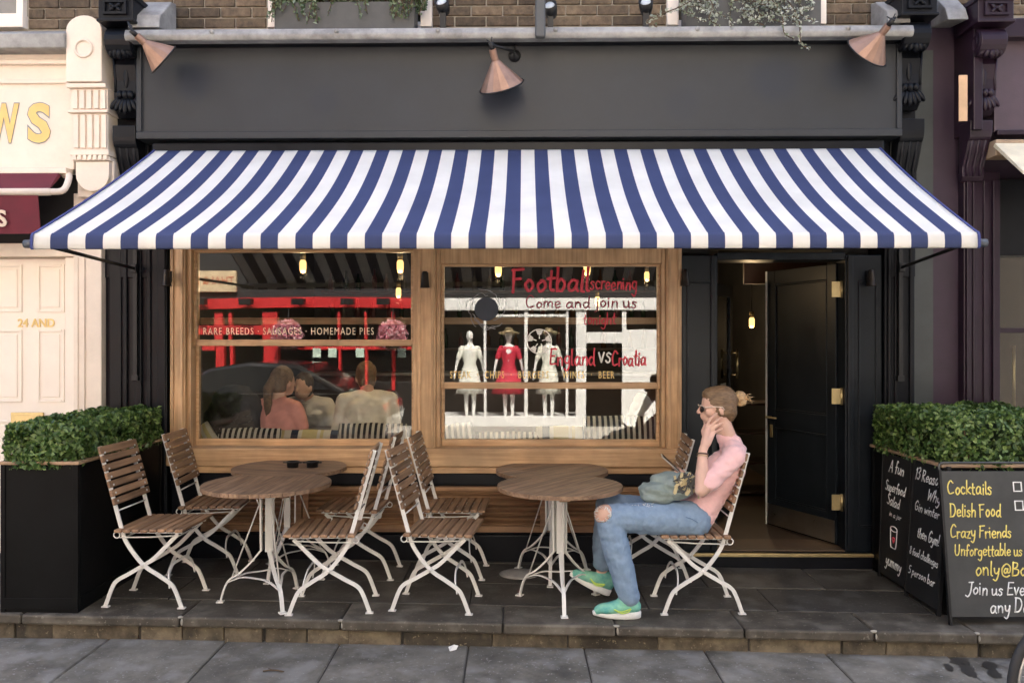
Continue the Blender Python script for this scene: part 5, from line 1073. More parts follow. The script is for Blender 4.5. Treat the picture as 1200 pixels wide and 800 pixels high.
# --- pink top
s = MB(); 
for sg in (-1, 1):
    y_ = sg*.075; s.cap(P(851, 547, YC)+Vector((0, y_, 0)), P(831, 576, YC)+Vector((0, y_*.85, 0)), .092, .086); s.cap(P(831, 576, YC)+Vector((0, y_*.85, 0)), P(815, 600, YC)+Vector((0, y_, 0)), .088, .095)
    s.ell(P(834, 560, YC)+Vector((0, y_, 0)), (.062, .06, .06))
s.cap(P(861, 534, 4.66), P(857, 534, 4.93), .070, .070); s.cap(P(860, 528, 4.72), P(857, 528, 4.87), .066, .066); s.ell(P(860, 524, YC), (.066, .135, .042), (0, R(14), 0)); s.cap(P(857, 521, YC), P(851, 513, YC), .068, .059); s.cap(P(815, 604, YC-.06), P(815, 604, YC+.06), .104, .104)
for (a_, b_, t_) in ((SHn, ELn, .80), (SHf, ELf, .7)): s.cap(a_, a_.lerp(b_, t_), .064, .054)
top = s.blob('pink_top', pinkknit, wo, .008, 5, .006, 16, (1, .6, 2.2))
# --- jeans
s = MB(); HPn, HPf = P(810, 608, 4.69), P(810, 606, 4.90)
s.cap(HPn+Vector((.01, 0, -.006)), HPf+Vector((.01, 0, -.006)), .108, .108)
pth(s, [(HPn, .108), (HPn.lerp(KNn, .5), .094), (KNn, .075)]); pth(s, [(HPf, .105), (HPf.lerp(KNf, .5), .092), (KNf, .074)])
pth(s, [(KNn, .074), (KNn.lerp(ANn, .35), .080), (ANn+Vector((.0, 0, .02)), .062)]); pth(s, [(KNf, .072), (KNf.lerp(ANf, .4), .077), (ANf+Vector((0, 0, .03)), .060)])
def rip(co):
    d = (co-(KNn+Vector((-.05, -.030, .035))))
    return -.034*max(0, 1-(Vector((d.x/.075, d.y/.08, d.z/.06))).length**2)
s.blob('jeans', denim, wo, .007, 5, .0055, 20, (1.5, .8, 1.2), extra=rip)
thr = M('frayed threads', (.72, .72, .68), .95)
s = MB(); rg = random.Random(5)
for k in range(46):
    a_ = rg.uniform(0, 6.28); c_ = KNn+Vector((-.040+.048*math.cos(a_), -.050-.014*(math.cos(a_)+1)*.7, .032+.046*math.sin(a_))); s.tube([c_, c_+Vector((-.012*math.cos(a_)+rg.uniform(-.01, .01), -.008, -.01*math.sin(a_)+rg.uniform(-.008, .008)))], .0018, 4)
s.build('frayed_threads', thr, wo)
s = MB()
for (px_, py_, a_, b_) in ((738, 597, .034, .012), (745, 594, .02, .009), (760, 593, .03, .012)):
    c_ = P(px_, py_, 4.585)
    for k in range(22): q = c_+Vector((rg.uniform(-a_, a_), .012+rg.uniform(-.003, .004), rg.uniform(-b_, b_))); s.tube([q, q+Vector((rg.uniform(-.006, .006), -.004, rg.uniform(-.012, .012)))], .0022, 4)
s.build('frayed_patch', thr, wo)
s = MB().tube(smoothpath([P(818, 612, 4.578)+Vector((.0, 0, 0)), P(805, 606, 4.582), P(775, 603, 4.585)], 5), .0022, 5); s.build('jeans_seam', M('denim stitching', (.11, .18, .29), .9), wo)
# --- hair
s = MB(); s.ell(HC+Vector((.020, 0, .028)), (.104, .083, .094), (0, R(-10), 0)); s.ell(HC+Vector((.070, 0, -.028)), (.050, .062, .070)); s.ell(HC+Vector((-.045, 0, .072)), (.045, .058, .034), (0, R(-28), 0))
for sg in (-1, 1): s.ell(HC+Vector((.03, sg*.058, -.012)), (.055, .024, .055))
s.cap(HC+Vector((.075, 0, .02)), HC+Vector((.12, 0, .04)), .03, .025)
hr = s.blob('hair', hairm, wo, .006, 5, .003, 30, (.4, 1.2, 3))
s = MB(); bc = P(867, 467, YC)
s.tube([bc+Vector((.026*math.cos(a), .01*math.sin(2*a), .030*math.sin(a))) for a in np.linspace(0, 6.28, 17)[:-1]], .019, 10, close=True); s.ell(bc, (.03, .03, .03)); s.blob('hair_bun', hairl, wo, .005, 3, .004, 40)
s = MB()
for k in range(9): q = bc+Vector((.025, rg.uniform(-.02, .02), rg.uniform(-.01, .02))); s.tube([q, q+Vector((.025, rg.uniform(-.02, .02), rg.uniform(0, .015))), q+Vector((.045+.015*rg.random(), rg.uniform(-.03, .03), rg.uniform(-.03, .02)))], [.003, .002, .001], 5)
s.build('hair_strand', hairl, wo)
# --- sunglasses, bracelet
gm = M('pale tortoiseshell', (.62, .50, .42), .25, var=.3, scale=60); sgl = MB()
for sg in (-1, 1): sgl.tube([HC+Vector((-.092, sg*.058, -.006)), HC+Vector((-.03, sg*.079, -.001)), HC+Vector((.012, sg*.083, -.004)), HC+Vector((.026, sg*.081, -.02))], .0036, 6)
sgl.tube([HC+Vector((-.106, 0, -.002)), HC+Vector((-.103, -.03, .003)), HC+Vector((-.093, -.058, .0))], .003, 6).tube([HC+Vector((-.106, 0, -.002)), HC+Vector((-.103, .03, .003)), HC+Vector((-.093, .058, .0))], .003, 6)
sgo = sgl.build('sunglasses', gm, wo); m = MB()
for sg in (-1, 1): m.ell(HC+Vector((-.096, sg*.033, -.018)), (.005, .027, .021), (0, R(8), R(-sg*14)))
m.build('lens', M('dark lens', (.03, .022, .02), .08), sgo)
d_ = (ELn-WRn).normalized(); u_ = d_.orthogonal().normalized(); v_ = d_.cross(u_); c_ = WRn+d_*.02
MB().tube([c_+(u_*math.cos(a)+v_*math.sin(a))*.0295 for a in np.linspace(0, 6.28, 21)[:-1]], .0045, 6, close=True).build('bracelet', M('dark bracelet', (.10, .06, .04), .4), wo); c_ = WRn+d_*.033
MB().tube([c_+(u_*math.cos(a)+v_*math.sin(a))*.0305 for a in np.linspace(0, 6.28, 21)[:-1]], .0022, 6, close=True).build('bracelet', brass, wo)
# --- shoes
def shoe(ank, toe_dir, pitch, ylat, par):
    """running shoe: knitted upper, white sole"""
    q = Euler((0, pitch, 0)).to_matrix(); T = lambda x, y, z: ank+q@Vector((x, y, z))
    s = MB(); s.cap(T(.035, 0, -.028), T(-.06, 0, -.034), .040, .040); s.cap(T(-.06, 0, -.034), T(-.165, .004, -.054), .042, .030); s.cap(T(.02, 0, .0), T(-.02, 0, .0), .042, .042); s.ell(T(-.10, 0, -.042), (.09, .046, .034), (0, pitch, 0))
    o = s.blob('shoe', M('turquoise knit upper', (.10, .46, .44), .8, var=.3, scale=14, hue=(.30, .62, .42), bump=.3, bscale=250), par, .006, 5)
    n = 22; top_ = []; 
    prof_ = [(.072*math.cos(a)*1.0 if math.cos(a) > 0 else .195*math.cos(a), (.040 if math.cos(a) > 0 else .046-.012*abs(math.cos(a))**2)*math.sin(a)) for a in np.linspace(0, 2*math.pi, n+1)[:-1]]
    mb = MB(); lv = [(-.092, .95), (-.088, 1.02), (-.066, 1.04), (-.060, .98)]; vs__ = []
    for z, k in lv:
        for x, y in prof_: vs__.append(T(x*k, y*k, z+.012*max(0, -x/.195)**2.5+(.008 if x > 0 and z > -.08 else 0)))
    fs__ = [tuple(range(n-1, -1, -1)), tuple(3*n+j for j in range(n))]+[(i*n+j, i*n+(j+1) % n, (i+1)*n+(j+1) % n, (i+1)*n+j) for i in range(3) for j in range(n)]
    mb.add(vs__, fs__, True).build('sole', M('white foam sole', (.78, .78, .74), .7, dirt=.1), o)
    sw_ = smoothpath([T(.01, -.046, -.028), T(-.045, -.050, -.045), T(-.085, -.050, -.030), T(-.045, -.0505, -.052), T(-.005, -.048, -.045), T(.01, -.046, -.028)], 4); MB().tube(sw_, .004, 5).build('side_mark', M('lime mark', (.55, .75, .15), .6), o)
    la = MB()
    for k in range(4): la.tube([T(-.045-.022*k, -.022, .004-.012*k), T(-.048-.022*k, .0, .012-.013*k), T(-.045-.022*k, .022, .004-.012*k)], .003, 5)
    la.build('laces', M('lime laces', (.45, .70, .25), .8), o)
gzz = gz(.7)-WB.z
shoe(Vector((ANn.x-.005, ANn.y, gzz+.092)), -1, 0, 0, wo)
shoe(ANf+Vector((.012, 0, -.062)), -1, R(24), 0, wo)
# ================================================================ phone and bag
ph = thing('phone', 'silver phone held in the hand of the seated woman', 'phone', PH+WB); ph.rotation_euler = (R(8), R(42), 0)
BX('case', steel, ph, -.074, .074, -.036, .036, -.004, .004, .003); MB().box(-.068, .068, -.033, .033, .0042, .0052).build('screen', M('phone screen', (.02, .022, .025), .08), ph)
bagc = P(783, 574, 4.68)+WB
bag = thing('handbag', 'slouchy grey green handbag on the lap of the seated woman', 'bag', bagc)
bagm = M('grey green soft leather', (.22, .27, .25), .65, var=.2, scale=12, bump=.3, bscale=60)
s = MB(); s.ell((-.06, 0, -.01), (.11, .085, .065), (0, R(10), 0)); s.ell((.05, 0, .02), (.10, .09, .075)); s.ell((.0, .03, .05), (.11, .07, .05)); s.ell((-.10, -.01, -.035), (.06, .07, .035)); s.cap((-.1, 0, .0), (.1, 0, .05), .05, .06)
s.blob('pouch', bagm, bag, .006, 3, .013, 13, (.8, 1, 2.4))
trim = M('straw trim', (.50, .42, .24), .7); dk = M('dark strap leather', (.06, .06, .055), .6)
for k in range(15):
    pts = [(rg.uniform(.01, .15), -.098+rg.uniform(-.012, .02), rg.uniform(-.01, .12)) for _ in range(5)]; pts.sort(key=lambda p: p[0]*(1 if k % 2 else -1)+rg.uniform(-.03, .03))
    MB().tube(smoothpath(pts, 5), 0, flat=(.013, .005), up=(0, -1, 0)).build('strap', trim if k % 2 else dk, bag)
MB().tube(smoothpath([(.155, -.09, -.03), (.150, -.095, .02), (.155, -.08, .07), (.17, -.06, .10)], 5), 0, flat=(.02, .006), up=(1, 0, 0)).build('strap', trim, bag)
MB().tube(smoothpath([(.17, -.06, .03), (.19, -.07, .085), (.165, -.05, .115), (.15, -.02, .08)], 5), 0, flat=(.022, .006), up=(1, 0, 0)).build('handle', M('brown strap leather', (.20, .10, .07), .6), bag)
# ================================================================ people inside, behind the left window
def diner(base, face, label, topm, hairc, lean=0, arms=True, ponytail=False, sleeve=1.0, scale=1.0, sit=.48, short=False, collar=False):
    """seated figure; base on the floor, heading in degrees (0 looks towards +Y)"""
    t = thing('person', label, 'person', base, R(face)); Z = sit
    Rm = Euler((R(-lean), 0, 0)).to_matrix(); T = lambda x, y, z: Vector((0, 0, Z))+Rm@Vector((x, y, z))
    s = MB(); H_ = T(0, .03, .70)
    s.ell(H_, (.074, .092, .105)); s.ell(H_+Vector((0, .03, -.055)), (.055, .058, .06)); s.cap(H_+Vector((0, .098, -.01)), H_+Vector((0, .110, -.035)), .009, .012); s.cap(T(0, .0, .64), T(0, -.01, .53), .05, .058)
    for sg in (-1, 1):
        s.ell(H_+Vector((sg*.076, -.005, -.02)), (.01, .018, .03))
        sh, el_, wr = T(sg*.185, 0, .50), T(sg*.235, .10, .25), T(sg*.12, .30, .28); s.cap(sh, el_, .046, .038); s.cap(el_, wr, .037, .025); s.ell(wr+Vector((0, .04, 0)), (.035, .05, .022))
        for k in range(4): s.cap(wr+Vector((-.022+.015*k, .08, .004)), wr+Vector((-.024+.016*k, .125-.006*abs(k-1.5), -.008)), .0085, .007)
        s.cap(wr+Vector((-sg*.03, .03, 0)), wr+Vector((-sg*.055, .07, .0)), .010, .008)
    s.blob('body', skin, t, .008, 4)
    s = MB()
    for sg in (-1, 1):
        s.cap(T(sg*.09, 0, .42), T(sg*.07, 0, .22), .105, .10); s.cap(T(sg*.07, 0, .22), T(sg*.08, 0, .06), .10, .12); s.cap(T(sg*.17, 0, .50), T(0, -.005, .52), .068, .07)
        sh, el_, wr = T(sg*.185, 0, .50), T(sg*.235, .10, .25), T(sg*.12, .30, .28); s.cap(sh, sh.lerp(el_, .55 if short else 1), .064, .055)
        if not short: s.cap(el_, el_.lerp(wr, .85), .052, .036)
    s.cap(T(0, -.005, .44), T(0, -.01, .08), .115, .115); s.ell(T(0, -.03, .40), (.17, .085, .12)); s.ell(T(0, -.02, .18), (.15, .10, .2))
    s.blob('top', topm, t, .011, 6, .007, 10, (1, 1, 2))
    s = MB()
    for sg in (-1, 1): s.cap(Vector((sg*.09, 0, Z+.08)), Vector((sg*.12, .44, Z+.09)), .105, .075); s.cap(Vector((sg*.12, .44, Z+.09)), Vector((sg*.12, .46, .08)), .07, .05); s.ell(Vector((sg*.12, .52, .045)), (.045, .12, .045))
    s.blob('trousers', M('dark trousers', (.03, .035, .05), .8), t, .013, 4)
    s = MB(); s.ell(H_+Vector((0, -.018, .028)), (.084, .096, .10)); s.ell(H_+Vector((0, -.05, -.03)), (.072, .06, .075))
    if ponytail:
        s.cap(H_+Vector((0, -.10, .03)), H_+Vector((0, -.155, -.05)), .032, .036); s.cap(H_+Vector((0, -.155, -.05)), H_+Vector((0, -.15, -.22)), .036, .030); s.cap(H_+Vector((0, -.15, -.22)), H_+Vector((0, -.14, -.36)), .028, .008)
    s.blob('hair', hairc, t, .009, 4, .006, 30, (2, 2, .5))
    if collar: MB().tube([T(.065*math.cos(a), -.005+.062*math.sin(a), .545) for a in np.linspace(0, 6.28, 21)[:-1]], 0, flat=(.035, .006), up=(0, 0, 1), close=True).build('collar', topm, t)
    return t
def FW(px, Yw): return (px-CX)*Yw/FPX
fl_z = db-.005
pk = M('salmon cotton', (.78, .37, .34), .9, bump=.15, bscale=200); wt = M('white cotton', (.74, .73, .69), .9, bump=.15, bscale=200); ct = M('cream knit', (.84, .82, .73), .9, bump=.2, bscale=150)
dh = M('brown hair', (.06, .04, .028), .5, var=.4, stretch=(30, 30, 3), scale=4, bump=.5, bscale=20)
p1 = diner((FW(323, 6.30), 6.30, fl_z), -35, 'woman in salmon top with a ponytail seated behind the left window', pk, hairm, 4, ponytail=True, short=True, sit=.46)
p2 = diner((FW(375, 7.4), 7.45, fl_z), 165, 'man in white shirt leaning over a table behind the left window', wt, dh, 26, sit=.46, collar=True)
p3 = diner((FW(434, 6.34), 6.34, fl_z), 20, 'person in cream knit top seen from behind through the left window', ct, hairm, 15, sit=.52)
# ================================================================ INSIDE THE CAFE
tk = M('ticking black', (.02, .02, .022), .9); 
bw = MSTRIPE('black white ticking', [(.5, (.66, .63, .55)), (1, (.02, .02, .022))], .042, 0, .95)
yel = MSTRIPE('yellow striped cloth', [(.18, (.62, .55, .28)), (.26, (.70, .68, .58)), (.34, (.62, .55, .28)), (.52, (.70, .68, .58)), (.70, (.03, .04, .07)), (.80, (.70, .68, .58)), (1, (.62, .55, .28))], .30, 0, .95)
def cushion(x, z, y, w_, h_, mat, label, rz=0, tilt=18):
    t = MB()
    n, k = 24, 14; vs_, fs_ = [], []
    o = MB(); o.ell((0, 0, 0), (w_/2, .07, h_/2), None, 28, 16); 
    for i, v in enumerate(o.v):
        q = Vector(v); a = abs(q.x)/(w_/2); b = abs(q.z)/(h_/2); f = max(a, b, 1e-4); l_ = math.hypot(a, b); sc_ = min(1.35, max(1, (l_/f)*.97)); o.v[i] = (q.x*sc_, q.y, q.z*sc_)
    c = o.build('cushion', mat); p = Fm@Vector((x, y, z)); c.location = p; c.rotation_euler = (R(-tilt), R(rz), FROT); tag(c, label, 'cushion'); return c
cz0 = db+.52
def bench(a, b, lab):
    t = thing('window_bench', lab, 'bench', (0, FY, 0), FROT); bwd = M('dark bench wood', (.04, .028, .02), .5)
    BX('seat', bwd, t, a, b, .28, .72, db+.40, db+.46, .005); BX('front_panel', bwd, t, a, b, .68, .70, db-.004, db+.399, .003); BX('back_rail', bwd, t, a, b, .245, .279, db+.40, db+.60, .004)
bench(w1a-.05, w1b+.05, 'dark wooden bench under the left window'); bench(w2a-.05, w2b+.05, 'dark wooden bench under the right window')
def cz_(py, y): return fz(py, y)
ht = .40
for (px, top, wpx, mat, lab, rz) in ((240, 500, 40, yel, 'yellow striped cushion tilted in the corner of the left window', -35), (290, 503, 78, bw, 'black and white striped cushion behind the woman with the ponytail', 0), (362, 505, 76, yel, 'yellow and navy striped cushion between the diners', 0), (435, 497, 84, bw, 'black and white striped cushion behind the person in cream', 0)):
    w_ = wpx*6.1/FPX; cushion(fx(px, .33), cz_(top, .33)-ht/2+.01, .36, w_, ht, mat, lab, rz, 12)
for (px, top, wpx, mat, lab, rz) in ((538, 497, 40, bw, 'black and white striped cushion in the left corner of the right window', -8), (600, 507, 88, bw, 'black and white striped cushion left of the yellow one in the right window', 0), (658, 500, 62, yel, 'yellow and navy striped cushion in the middle of the right window', 0), (728, 488, 90, bw, 'black and white striped cushion at the door end of the right window', 0)):
    w_ = wpx*6.1/FPX; cushion(fx(px, .33), cz_(top, .33)-ht/2+.01, .36, w_, ht, mat, lab, rz, 12)
# coats heaped on the bench
s = MB(); cx_ = fx(272, .5)
s.ell((0, 0, 0), (.17, .14, .17)); s.ell((-.10, .02, -.1), (.14, .13, .14)); s.ell((.10, 0, -.08), (.13, .12, .2)); s.ell((.0, .0, -.25), (.26, .18, .2))
c = s.blob('coat_heap', M('black coat cloth', (.012, .012, .014), .7), None, .012, 3, .02, 9); c.location = Fm@Vector((cx_, .55, 1.05)); tag(c, 'black coats heaped on the bench beside the woman with the ponytail', 'coat')
# dining table inside
t = thing('dining_table', 'dark dining table between the diners behind the left window', 'table', Fm@Vector((fx(385, .9), 1.0, db-.005)), FROT)
BX('table_top', M('dark table top', (.06, .04, .028), .35), t, -.55, .55, -.28, .28, .70, .735, .006)
for sx_ in (-.48, .48):
    for sy_ in (-.22, .22): BX('leg', blackmetal, t, sx_-.02, sx_+.02, sy_-.02, sy_+.02, 0, .70, .003)
# white cloth bag seen at the end of the right window
t = s = MB(); s.ell((0, 0, 0), (.10, .08, .2)); s.ell((.0, 0, -.12), (.14, .08, .08)); c = s.blob('tote_bag', M('white canvas', (.7, .68, .62), .9), None, .01, 3, .012, 12); c.location = Fm@Vector((fx(752, .6), .62, .95)); tag(c, 'white cloth bag standing on the bench behind the right window', 'bag')
# pendant bulbs
warm = M('glowing filament bulb', (1, .6, .2), .4, var=0, bump=0, emit=.4)
def pendant(px, py, y, lab, sc=1.0, e=5):
    x, z = F(px, py, y); t = thing('pendant_bulb', lab, 'lamp', Fm@Vector((x, y, z)), FROT, 'pendant bulbs inside the cafe')
    MB().cyl((0, 0, .07), (0, 0, 2.78-z), .004, n=6).build('cord', blackmetal, t); MB().cyl((0, 0, .035*sc), (0, 0, .10), .018*sc, n=12).build('holder', brass, t)
    MB().lathe([(0, -.05*sc), (.015*sc, -.045*sc), (.022*sc, -.02*sc), (.022*sc, .02*sc), (.014*sc, .036*sc), (0, .036*sc)], n=14).build('bulb', warm, t)
    l = bpy.data.lights.new('bulb_light', 'POINT'); l.energy = e; l.color = (1, .7, .38); l.shadow_soft_size = .03; lo = bpy.data.objects.new('bulb_light', l); COL.objects.link(lo); lo.parent = t; lo.location = (0, 0, -.09)
for i, (px, py, y) in enumerate([(355, 311, .8), (469, 311, .8), (467, 342, 2.6), (584, 315, .8), (688, 314, .8), (881, 377, 2.4), (758, 323, 3.2), (700, 352, 3.4)]): pendant(px, py, y, 'glowing filament bulb hanging '+('behind the left window' if px < 500 else 'inside the doorway' if px > 800 else 'behind the right window'), 1.25, 1.5)
# back bar and shelves
bb = thing('back_bar', 'dark bar shelving with bottles deep inside the cafe', 'shelf', Fm@Vector((0, 4.9, db-.005)), FROT)
bwd = M('dark bar wood', (.05, .032, .022), .4)
BX('counter', bwd, bb, -2.6, 2.4, -.75, -.25, 0, 1.05, .01); BX('counter_top', M('zinc counter', (.25, .25, .25), .35, metal=.6), bb, -2.65, 2.45, -.8, -.22, 1.051, 1.09, .005)
for k in range(3): BX('shelf', bwd, bb, -2.6, 2.4, .0, .28, 1.35+.38*k, 1.38+.38*k, .003)
rg = random.Random(8)
bms = [M('green bottle', (.012, .03, .015), .1), M('amber bottle', (.06, .03, .012), .1), M('clear bottle', (.1, .1, .095), .1), M('label red', (.08, .02, .02), .4)]
for k in range(3):
    for j in range(26):
        x = -2.5+j*.19+rg.uniform(-.03, .03); h_ = rg.uniform(.20, .30); o = MB().lathe([(0, 0), (.034, 0), (.035, h_*.6), (.013, h_*.75), (.013, h_), (0, h_)], n=10).build('bottle', rg.choice(bms), None)
        o.location = Fm@Vector((x, 5.04, db-.005+1.381+.38*k)); tag(o, 'small bottle standing on the shelves deep inside the cafe', 'bottle', 'bottles on the bar shelves')
# inner vestibule door with brass pulls
vd = thing('vestibule_door', 'dark glazed inner door standing open inside the doorway', 'door', Fm@Vector((fx(842, .5), .75, db-.005)), FROT+R(62))
BX('stile', navypanel, vd, 0, .08, 0, .04, 0, 1.95, .003); BX('stile', navypanel, vd, .62, .70, 0, .04, 0, 1.95, .003); BX('rail', navypanel, vd, .08, .62, 0, .04, 0, .75, .003); BX('rail', navypanel, vd, .08, .62, 0, .04, 1.85, 1.95, .003); MB().box(.08, .62, .016, .022, .75, 1.85).build('pane', darkglass, vd)
for y_ in (-.05, .09): MB().cyl((.66, y_, 1.15), (.66, y_, 1.40), .011).cyl((.66, .02, 1.18), (.66, y_, 1.18), .007).cyl((.66, .02, 1.37), (.66, y_, 1.37), .007).build('pull_handle', brass, vd)
MB().box(.30, .46, -.004, .0, 1.0, 1.12).build('paper_notice', M('cream paper', (.5, .49, .42), .8), vd)
BX('hall_panel', M('dim brown panel', (.10, .05, .03), .5), cafe, fx(872, 1.3), fx(985, 1.3), 1.3, 1.34, fz(333, 1.3), fz(308, 1.3), .004)
cb = thing('side_cabinet', 'dark low cabinet with shelves inside the doorway', 'cabinet', Fm@Vector((fx(893, 2.0), 2.0, db-.005)), FROT)
BX('side', bwd, cb, -.3, -.27, 0, .4, 0, .9, .003); BX('side', bwd, cb, .27, .3, 0, .4, 0, .9, .003)
for k in range(4): BX('shelf', bwd, cb, -.27, .27, 0, .4, .02+.28*k, .045+.28*k, .003)
# ================================================================ ACROSS THE STREET (seen mirrored in the windows)
OY = -4.1
wh = M('white shop paint', (.80, .79, .76), .5, var=.04, bump=.04); red = M('red shop paint', (.50, .02, .022), .45, var=.12, bump=.04); dint = M('dark shop interior', (.05, .048, .045), .8, var=.3); render_ = M('pale street render', (.62, .57, .49), .8, var=.08, dirt=.1)
VD = 2*FY-OY           # distance of the mirror image from the camera
def OX(px): return (px-CX)*VD/FPX-.50
def OZ(py): return CAMZ-(py-CY)*VD/FPX
bt = thing('boutique_building', 'white framed dress boutique across the street, mirrored in the right window', 'building', (0, OY, 0))
b0, b1 = OX(505), OX(800)
def OB(nm, mat, x0, x1, y0, y1, z0, z1, par=bt): return BX(nm, mat, par, x0, x1, y0, y1, z0, z1, .006)
OB('fascia', wh, b0, b1, -.3, .06, OZ(363), OZ(349)); OB('upper_render', render_, b0, b1, -.3, .0, OZ(349)+.002, 9.5); OB('upper_board', M('black signboard', (.012, .012, .013), .6), b0, b1, -.02, .03, OZ(349)+.01, OZ(349)+.5)
OB('stall_riser', wh, b0, OX(697), -.2, .04, -.1, OZ(489)); OB('display_floor', wh, b0, OX(697), -1.6, -.2, -.1, OZ(489)-.05)
OB('back_wall', dint, b0, b1, -1.75, -1.62, -.1, 3.0); OB('shop_ceiling', dint, b0, b1, -1.62, -.3, OZ(349), OZ(349)+.1)
for a in ((520, 524), (578, 581), (626, 630), (675, 678), (687, 699), (741, 746)): OB('mullion', wh, OX(a[0]), OX(a[1]), -.08, .02, -.1, OZ(363)-.002)
OB('glazing_bar', wh, OX(581), OX(675), -.06, .0, OZ(371), OZ(368)); OB('door_head', wh, OX(699)+.002, OX(741)-.002, -.08, .01, OZ(402), OZ(389))
OB('wall_panel', wh, OX(746)+.002, b1, -.1, .0, -.1, OZ(386)); OB('side_post', M('black post', (.015, .015, .016), .5), OX(526), OX(531), .05, .12, -.1, OZ(350))
MB().box(OX(699), OX(741), -.045, -.04, -.1, OZ(402)).build('door_glass', darkglass, bt)
def mannequin(px, dress, hat, lab, skirt=.30):
    t = thing('mannequin', lab, 'mannequin', (OX(px), OY-.30, OZ(489)-.05), 0)
    wm = M('white mannequin', (.78, .77, .74), .4); s = MB()
    for sg in (-1, 1):
        s.cap((sg*.07, 0, .04), (sg*.075, 0, .42), .035, .048); s.cap((sg*.075, 0, .42), (sg*.07, 0, .8), .05, .075); s.ell((sg*.07, .05, .03), (.035, .09, .03)); s.cap((sg*.16, 0, 1.36), (sg*.25, .02, 1.10), .042, .034); s.cap((sg*.25, .02, 1.10), (sg*.29, .08, .86), .033, .022); s.ell((sg*.30, .10, .80), (.02, .025, .06))
    s.cap((0, 0, 1.15), (0, 0, 1.35), .10, .12); s.cap((0, 0, 1.4), (0, 0, 1.52), .05, .05); s.ell((0, .02, 1.62), (.072, .09, .11)); s.cap((-.13, 0, 1.37), (.13, 0, 1.37), .055, .055)
    s.blob('figure', wm, t, .014, 4)
    pr = [(.165, 1.41), (.15, 1.30), (.155, 1.22), (.115, 1.08), (.17, .92), (skirt*.8, .70), (skirt, .48), (skirt-.01, .48), (.10, .9), (.10, 1.1), (.13, 1.3), (.13, 1.41)]
    d = MB().lathe(pr, n=28)
    for i, v in enumerate(d.v):
        x, y, z = v; a = math.atan2(y, x); f = 1+.10*max(0, (.95-z)/.5)*math.sin(9*a); d.v[i] = (x*f, y*f*.72, z)
    d.build('dress', dress, t)
    m = MB()
    for sg in (-1, 1): m.cap((sg*.15, 0, 1.37), (sg*.215, .01, 1.20), .062, .056)
    m.build('sleeve', dress, t)
    if hat: MB().lathe([(0, .09), (.06, .085), (.085, .05), (.09, .0), (.21, -.02), (.21, -.028), (.085, -.012), (0, -.01)], (0, .02, 1.70), 24, Matrix.Rotation(R(10), 4, 'X')).build('hat', M('straw hat', (.68, .56, .34), .8), t)
mannequin(560, M('white dress', (.78, .78, .70), .8, var=.06), False, 'headless looking mannequin in a white dress in the boutique across the street', .27); mannequin(607, M('crimson dress', (.52, .02, .05), .7, var=.1), True, 'mannequin in a red dress and straw hat in the boutique across the street', .33); mannequin(655, M('patterned white dress', (.72, .71, .62), .8, var=.4, scale=16), True, 'mannequin in a pale patterned dress and straw hat in the boutique across the street', .24)
# red restaurant
rs = thing('red_restaurant_building', 'red framed restaurant across the street, mirrored in the left window', 'building', (0, OY, 0))
r0, r1 = OX(150), OX(500)
def RB(nm, mat, x0, x1, y0, y1, z0, z1): return BX(nm, mat, rs, x0, x1, y0, y1, z0, z1, .006)
arc = []
for k in range(21):
    x = r0+(r1-r0)*k/20; arc.append((x, OZ(356)-.06*((x-(r0+r1)/2-1)/3)**2+.04))
MB().prism([(x, z-.10) for x, z in arc]+[(x, z+.10) for x, z in reversed(arc)], -.05, .10, 'y').build('curved_beam', red, rs)
RB('upper_wall', M('dark grey render', (.018, .018, .02), .8), r0, r1, -.3, -.02, OZ(352)+.05, 9.5)
sg_ = RB('sign_panel', M('beige sign', (.62, .48, .30), .6), OX(205), OX(283), -.02, .06, OZ(341), OZ(316))
place_text('sign_lettering', 'THAI & BAR', .22, M('rust lettering', (.45, .09, .03), .6), sg_, (OX(281), .065, OZ(332)), rot=(R(90), 0, math.pi), extrude=.003, sx=.9)
for a, b in ((256, 266), (314, 332), (273, 277), (404, 407), (436, 439), (468, 472), (200, 214)): RB('post', red, OX(a), OX(b), -.10, .03, -.1, OZ(365))
RB('transom', red, r0, OX(330), -.08, .02, OZ(392), OZ(381)); RB('rail', red, OX(355), r1, -.08, .02, OZ(410), OZ(406)); RB('lower_band', red, r0, OX(255), -.06, .04, OZ(411), OZ(404))
RB('back_wall', dint, r0, r1, -1.6, -1.5, -.1, 3.2); RB('stall_riser', M('black tiles', (.02, .02, .02), .3), r0, r1, -.15, .0, -.1, OZ(448))
for px in (378, 397, 430, 480):
    RB('menu_card', M('pale menu card', (.5, .62, .52), .7), OX(px-5), OX(px+5), .024, .03, OZ(419), OZ(408))
for px in (245, 300, 362, 420, 462):
    MB().cyl((OX(px), .10, OZ(352)), (OX(px), .28, OZ(352)), .03).box(OX(px)-.12, OX(px)+.12, .2, .36, OZ(357), OZ(350)).build('sign_light', blackmetal, rs)
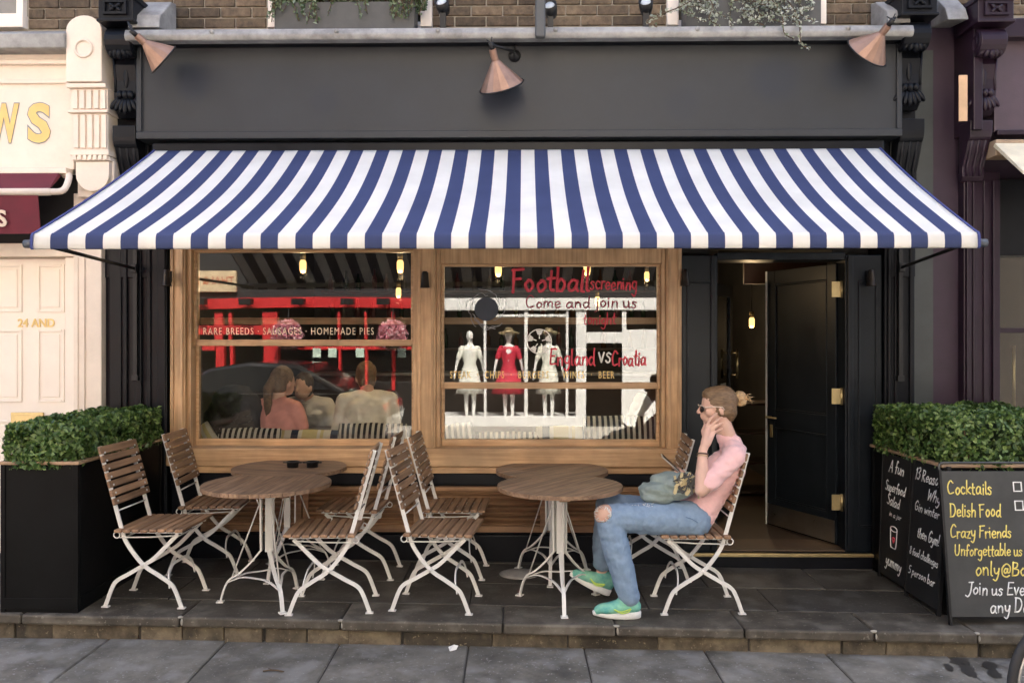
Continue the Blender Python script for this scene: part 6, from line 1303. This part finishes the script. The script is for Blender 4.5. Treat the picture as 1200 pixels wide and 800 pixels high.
for j, px in enumerate((350, 473)):
    t = thing('hanging_basket', 'hanging basket of pink flowers outside the red restaurant across the street', 'flowers', (OX(px), OY+.35, OZ(392)), 0, 'hanging baskets across the street')
    rgn = np.random.default_rng(3+j); n_ = 900; d_ = rgn.normal(size=(n_, 3)); d_ /= np.linalg.norm(d_, axis=1)[:, None]; PPb = d_*np.array([.30, .26, .30])*rgn.uniform(.7, 1, (n_, 1)); V, Fc = leaf_cloud(n_, lambda r_, n: (PPb, d_), .07, 3)
    leaf_obj('blossom', V, Fc, leafmat('pink petals', (.55, .12, .18), (.7, .3, .36), (.8, .6, .6)), t); MB().lathe([(0, -.3), (.12, -.27), (.2, -.12), (.2, -.1), (0, -.1)], n=16).build('basket', twig, t); MB().tube([(0, 0, 0), (0, -.1, .5), (0, -.3, .52)], .012, 6).build('hook', blackmetal, t)
# plain neighbours that close the far side of the street
for x0, x1, lab, cc in ((-16, r0-.02, 'pale rendered house across the street beyond the red restaurant', render_), (r1+.02, b0-.02, 'narrow cream house front across the street between the restaurant and the boutique', wh), (b1+.02, 16, 'dark brick house across the street beyond the boutique', M('brown house brick', (.035, .027, .021), .85, var=.3))):
    t = thing('town_house', lab, 'building', (0, OY, 0)); BX('wall', cc, t, x0, x1, -.4, 0, -.1, 9.5, .01)
    x = x0+.6
    while x+1.1 < x1:
        for z in (.9, 4.0, 6.8):
            wn = BX('window', darkglass if False else M('street window glass', (.03, .035, .04), .08), t, x, x+1.0, -.05, .012, z, z+1.6, .004); f_ = MB().box(x-.06, x, .0, .04, z-.06, z+1.66).box(x+1, x+1.06, .0, .04, z-.06, z+1.66).box(x, x+1, .0, .04, z+1.6, z+1.66).box(x-.1, x+1.1, .0, .08, z-.12, z-.06).box(x, x+1, .013, .03, z+.78, z+.82); f_.build('window_frame', wh, wn, .004)
        x += 2.1
# black car parked across the street
car = thing('parked_car', 'black car parked across the street before the red restaurant', 'car', (OX(372), OY+2.6, -.225)); cp = M('black car paint', (.008, .008, .009), .15, coat=.6, var=.1, bump=0)
side = [(-2.1, .35), (-2.15, .62), (-2.0, .86), (-1.2, .95), (-.65, 1.36), (.0, 1.46), (.75, 1.42), (1.45, 1.02), (2.0, .92), (2.12, .6), (2.05, .32)]
MB().prism(side, -.85, .85, 'y').build('body', cp, car, .06)
MB().prism([(-1.08, .98), (-.6, 1.32), (.0, 1.40), (.7, 1.36), (1.25, 1.04)], .86, .868, 'y').build('side_window', M('car window', (.02, .022, .024), .06), car); MB().box(-1.3, 1.5, .868, .876, .965, .978).build('chrome_strip', steel, car)
for x in (-1.32, 1.32):
    for y in (-.78, .78): wv = MB().lathe([(.18, -.1), (.31, -.1), (.33, -.06), (.33, .06), (.31, .1), (.18, .1)], (x, y, .33), 24, Matrix.Rotation(R(90), 4, 'X')).build('wheel', tyre, car); MB().lathe([(0, -.06), (.18, -.09), (.18, .09), (0, .06)], (x, y, .33), 16, Matrix.Rotation(R(90), 4, 'X')).build('rim', steel, wv)
for y in (-.6, .6): MB().ell((-2.1, y, .68), (.06, .16, .08)).build('headlight', M('lamp glass', (.6, .6, .6), .1), car); MB().box(2.03, 2.09, y-.18, y+.18, .66, .80).build('tail_light', M('red lamp', (.4, .02, .02), .2), car)
bpy.data.scenes.remove(WS)
